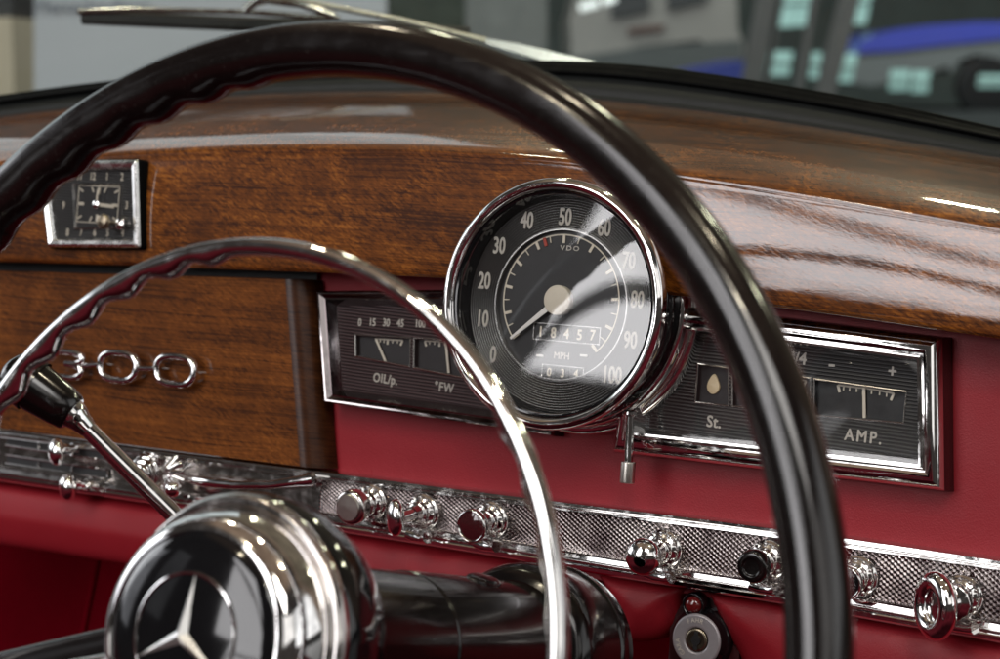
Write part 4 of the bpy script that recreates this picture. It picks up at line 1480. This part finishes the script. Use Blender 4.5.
mk('plate', slab([(628, 28), (664, 24), (664, 30), (628, 34)], VD - .05, .03), simple('plate_brown', (.10, .05, .04), .5), vn, smooth=False)
for k in (600, 712):
    cw = at(k, 150, VD - .1)
    mk('wheel', lathe(round_prof([(0.1, .0), (0.28, .0), (0.36, .04), (0.36, .22), (0.1, .22)], .03), zframe(cw, -V((F.x, F.y, 0))), 32), BLACK_M, vn)
# small bright strip lamps in the hall
LAMP = emis('strip_lamp', (.8, .8, .8), (1, 1, .97), 1.2)
for i, (x0, y0, x1, y1) in enumerate(((496, 26, 518, 22), (580, 8, 598, 3), (603, 2, 616, -2))):
    lm = mk('strip_light', tube([at(x0, y0, 11), at(x1, y1, 11)], 0.022, 10), LAMP, None)
    tg(lm, ('single white strip light hanging left of the van', 'long white strip light above the van front', 'short white strip light over the van window')[i], 'strip light')

# leaning grey posts and lit windows at the right
POST = simple('post_grey', (0.11, 0.105, 0.10), .6, vscale=4, var=.3)
for i, (x0, x1, ln_, lb) in enumerate(((735, 753, 30, 'left slim grey post before the lit windows'), (790, 795, 30, 'thin grey mullion between the first two lit windows'), (808, 826, 44, 'broad pale grey post beside the blue and white car'), (758, 761, 30, 'hair-thin grey bar at the left of the lit windows'))):
    o = upbox('post', x0, x1, -40, 130, 9.0, 0.1, POST, ln_)
    tg(o, lb, 'post', 'grey posts in the hall')
wn_ = [(779, 793, -20, 27, 9), (794, 806, -20, 26, 9), (854, 866, -20, 24, 9), (765, 789, 51, 75, 4), (809, 818, 52, 78, 4), (834, 852, 53, 82, 6), (889, 909, 70, 90, 2), (912, 928, 71, 92, 2), (978, 1010, 75, 87, 2)]
lbw = ['upper lit teal window pane between the two grey posts', 'narrow upper lit pane next to the first', 'upper lit teal pane right of the broad post', 'lower lit teal pane at the foot of the thin bar', 'very narrow lower lit pane left of the broad post',
       'tall lower lit pane touching the white car', 'small lit pane low under the white car, left one', 'small lit pane low under the white car, middle one', 'wide lit pane at the right edge low under the car']
for i, (x0, x1, y0, y1, ln_) in enumerate(wn_):
    fr_d = 19 if i < 5 else 15.5
    w_ = thing('lit_window', lbw[i], 'window', frame(at((x0 + x1) / 2, y1, fr_d), V((1, 0, 0)), V((0, 1, 0)), V((0, 0, 1))), 'lit windows of the hall')
    upbox('pane', x0, x1, y0, y1, fr_d, 0.03, WIN, ln_, w_)
    upbox('glazing_bar', x0 - 1, x1 + 1, (y0 + y1) / 2 - 1, (y0 + y1) / 2 + 1, fr_d - .05, 0.03, POST, ln_ * .5, w_)
CD = 17.0
BLUE = simple('car_blue', (0.035, 0.055, 0.50), .35, vscale=1, coat=.4)
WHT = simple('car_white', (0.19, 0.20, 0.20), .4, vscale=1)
rc = thing('racing_car', 'white car with a broad blue upper body standing on a plinth at the right', 'car', frame(at(940, 110, CD), V((1, 0, 0)), V((0, 1, 0)), V((0, 0, 1))))
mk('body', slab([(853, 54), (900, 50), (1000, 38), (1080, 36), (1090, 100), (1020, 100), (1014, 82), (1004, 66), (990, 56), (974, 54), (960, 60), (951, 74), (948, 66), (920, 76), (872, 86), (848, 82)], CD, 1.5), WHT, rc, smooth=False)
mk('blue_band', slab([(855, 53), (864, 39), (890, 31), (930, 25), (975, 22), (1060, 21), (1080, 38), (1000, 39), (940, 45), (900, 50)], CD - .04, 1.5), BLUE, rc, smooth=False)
mk('wheel', lathe(round_prof([(0.001, .0), (0.20, .0), (0.27, .04), (0.27, .22), (0.001, .22)], .03), zframe(at(982, 86, CD + .1), -V((F.x, F.y, 0))), 32), BLACK_M, rc)
pn = upbox('plinth', 835, 1120, 112, 200, 16.5, 3.0, simple('plinth_grey', (.06, .065, .065), .6), 0)
tg(pn, 'low dark grey plinth under the white and blue car', 'plinth')
sm_ = mk('display_car', slab([(690, 72), (712, 66), (742, 60), (748, 64), (748, 90), (690, 90)], 12.0, 1.2), simple('dull_blue_car', (0.02, 0.035, 0.24), .4, vscale=1), None, smooth=False)
tg(sm_, 'dull blue bonnet of a low car just above the windscreen rubber', 'car')

# ================================================================== LIGHT
w = bpy.data.worlds.new('World')
sc.world = w
w.use_nodes = True
t = NT(w.node_tree)
bg = t.n['Background']
tc = t.node('ShaderNodeTexCoord').outputs['Generated']
sep = t.node('ShaderNodeSeparateXYZ', {0: tc})
X_, Y_, Z_ = sep.outputs
az = t.m('MULTIPLY', t.m('ARCTAN2', t.m('MULTIPLY', X_, -1), t.m('MULTIPLY', Y_, -1)), 57.2958)   # 0 = behind the driver, + = driver's door
el = t.m('MULTIPLY', t.m('ARCSINE', Z_), 57.2958)


def win(a0, a1, e0, e1, sa=1.0, se=1.0, slant=0.0):
    aa = t.m('ADD', az, t.m('MULTIPLY', el, slant)) if slant else az
    k = t.m('MULTIPLY', t.step(aa, a0, sa), t.m('SUBTRACT', 1, t.step(aa, a1, sa)))
    k2 = t.m('MULTIPLY', t.step(el, e0, se), t.m('SUBTRACT', 1, t.step(el, e1, se)))
    return t.m('MULTIPLY', k, k2)


nz = t.noise(tc, 3.0, 4, 0.6)
c = t.mix(t.step(el, -6, 10), (0.110, 0.012, 0.018), (0.055, 0.048, 0.044))     # red seats below, headlining above
c = t.mix(t.step(el, -38, 20), (0.030, 0.004, 0.006), c)
c = t.mix(t.step(el, 50, 10), c, (0.30, 0.21, 0.15))
front = t.step(Y_, 0.25, 0.3)
c = t.mix(t.m('MULTIPLY', front, t.step(el, 6, 6)), c, (0.26, 0.19, 0.14))       # hall seen through the windscreen
c = t.mix(t.m('MULTIPLY', front, t.m('SUBTRACT', 1, t.step(el, 4, 6))), c, (0.05, 0.05, 0.05))


def over(c, mask, colr):
    return t.mix(mask, c, tuple(colr))


c = over(c, win(48, 56, 9, 26, 2, 1), (0.5, 0.5, 0.52))
c = over(c, win(62, 118, 3, 25, 2, 1), (2.3, 2.35, 2.5))
c = over(c, win(86, 90, 2, 36, 1, 1), (0.02, 0.02, 0.02))
c = over(c, win(-75, -30, 14, 32, 2, 1), (1.8, 1.75, 1.7))
c = over(c, win(-125, -80, 5, 32, 2, 1), (2.0, 2.0, 2.0))
c = over(c, win(112, 143, 4, 34, 1, 1), (1.25, 1.25, 1.3))
nz2 = t.noise(tc, 9.0, 5, 0.6, 0.5)
c = t.mix(0.5, c, t.mix(t.ramp(nz, [(.35, 0.), (.65, 1.)]), (0, 0, 0), c))
c = t.mix(0.25, c, t.mix(t.ramp(nz2, [(.4, 0.), (.6, 1.)]), (0, 0, 0), c))
c = over(c, win(6, 28.3, 6.3, 12.2, 0.2, 0.3, 0.417), (6.4, 6.3, 6.4))
cur = t.m('SUBTRACT', 9.15, t.m('MULTIPLY', t.m('POWER', t.m('MAXIMUM', t.m('SUBTRACT', az, 21.9), 0), 2), 0.25))
dl = t.m('ABSOLUTE', t.m('SUBTRACT', el, cur))
dark_arc = t.m('MULTIPLY', t.m('SUBTRACT', 1, t.step(dl, 0.33, 0.10)), t.m('MULTIPLY', t.step(az, 8, 1), t.m('SUBTRACT', 1, t.step(az, 26.2, .3))))
c = over(c, dark_arc, (0.05, 0.05, 0.05))  # dark arc put into the world for the line mirrored in the dial glass
c = over(c, win(4, 30, 12.0, 45, 0.3, 0.4), (6.2, 6.1, 6.2))
bel = t.m('SUBTRACT', el, t.m('MULTIPLY', t.m('SUBTRACT', az, 19), 0.6))
band = t.m('MULTIPLY', t.m('MULTIPLY', t.step(bel, 27.2, 0.5), t.m('SUBTRACT', 1, t.step(bel, 31.3, 0.5))), t.m('MULTIPLY', t.step(az, 2, 2), t.m('SUBTRACT', 1, t.step(az, 31, 1))))
c = over(c, t.m('MULTIPLY', band, 0.88), (0.10, 0.05, 0.03))
t.set(bg.inputs[0], c)
bg.inputs[1].default_value = 1.0


def lamp(p, target, sx, sy, power, colr=(1, .88, .64)):
    l = bpy.data.lights.new('lamp', 'AREA')
    l.shape = 'RECTANGLE'
    l.size, l.size_y = sx, sy
    l.energy = power
    l.color = colr
    o = bpy.data.objects.new('hall_lamp', l)
    col.objects.link(o)
    o.matrix_world = zframe(p, (p - target))
    return o


for i, (x, y, z) in enumerate(((-1.5, 2.4, 1.9), (-0.5, 2.6, 1.6), (0.5, 2.5, 1.5), (1.3, 2.2, 1.6), (-1.2, 0.4, 2.3), (0.0, 0.2, 2.4), (1.1, 0.1, 2.2), (-0.6, -1.6, 2.2), (0.9, -1.5, 2.1))):
    lamp(V((x, y, z)), V((0, 0, 0)), 0.12, 0.07, 5.0)
# soft window light from the driver's door and over the camera
lamp(V((-2.0, -0.35, 0.50)), V((0, 0, -.05)), 0.9, 0.6, 5, (0.95, 0.97, 1))
lamp(V((0.9, -1.3, 1.3)), V((0, 0, -.05)), 0.8, 0.6, 11, (1, .97, .93))
# light of the exhibition hall on the things outside
lamp(V((-2.5, 3.0, 3.0)), V((-3.2, 6.5, 0)), 2, 1.2, 90, (0.95, .97, 1))
lamp(V((-5, 11, 5)), V((-5, 17, 0)), 4, 3, 160, (0.95, 1, 1))

sc.view_settings.view_transform = 'Standard'
sc.view_settings.look = 'None'
sc.view_settings.exposure = 0
sc.cycles.max_bounces = 10
sc.cycles.glossy_bounces = 6
sc.cycles.transparent_max_bounces = 12
sc.cycles.sample_clamp_indirect = 8
sc.cycles.use_denoising = True
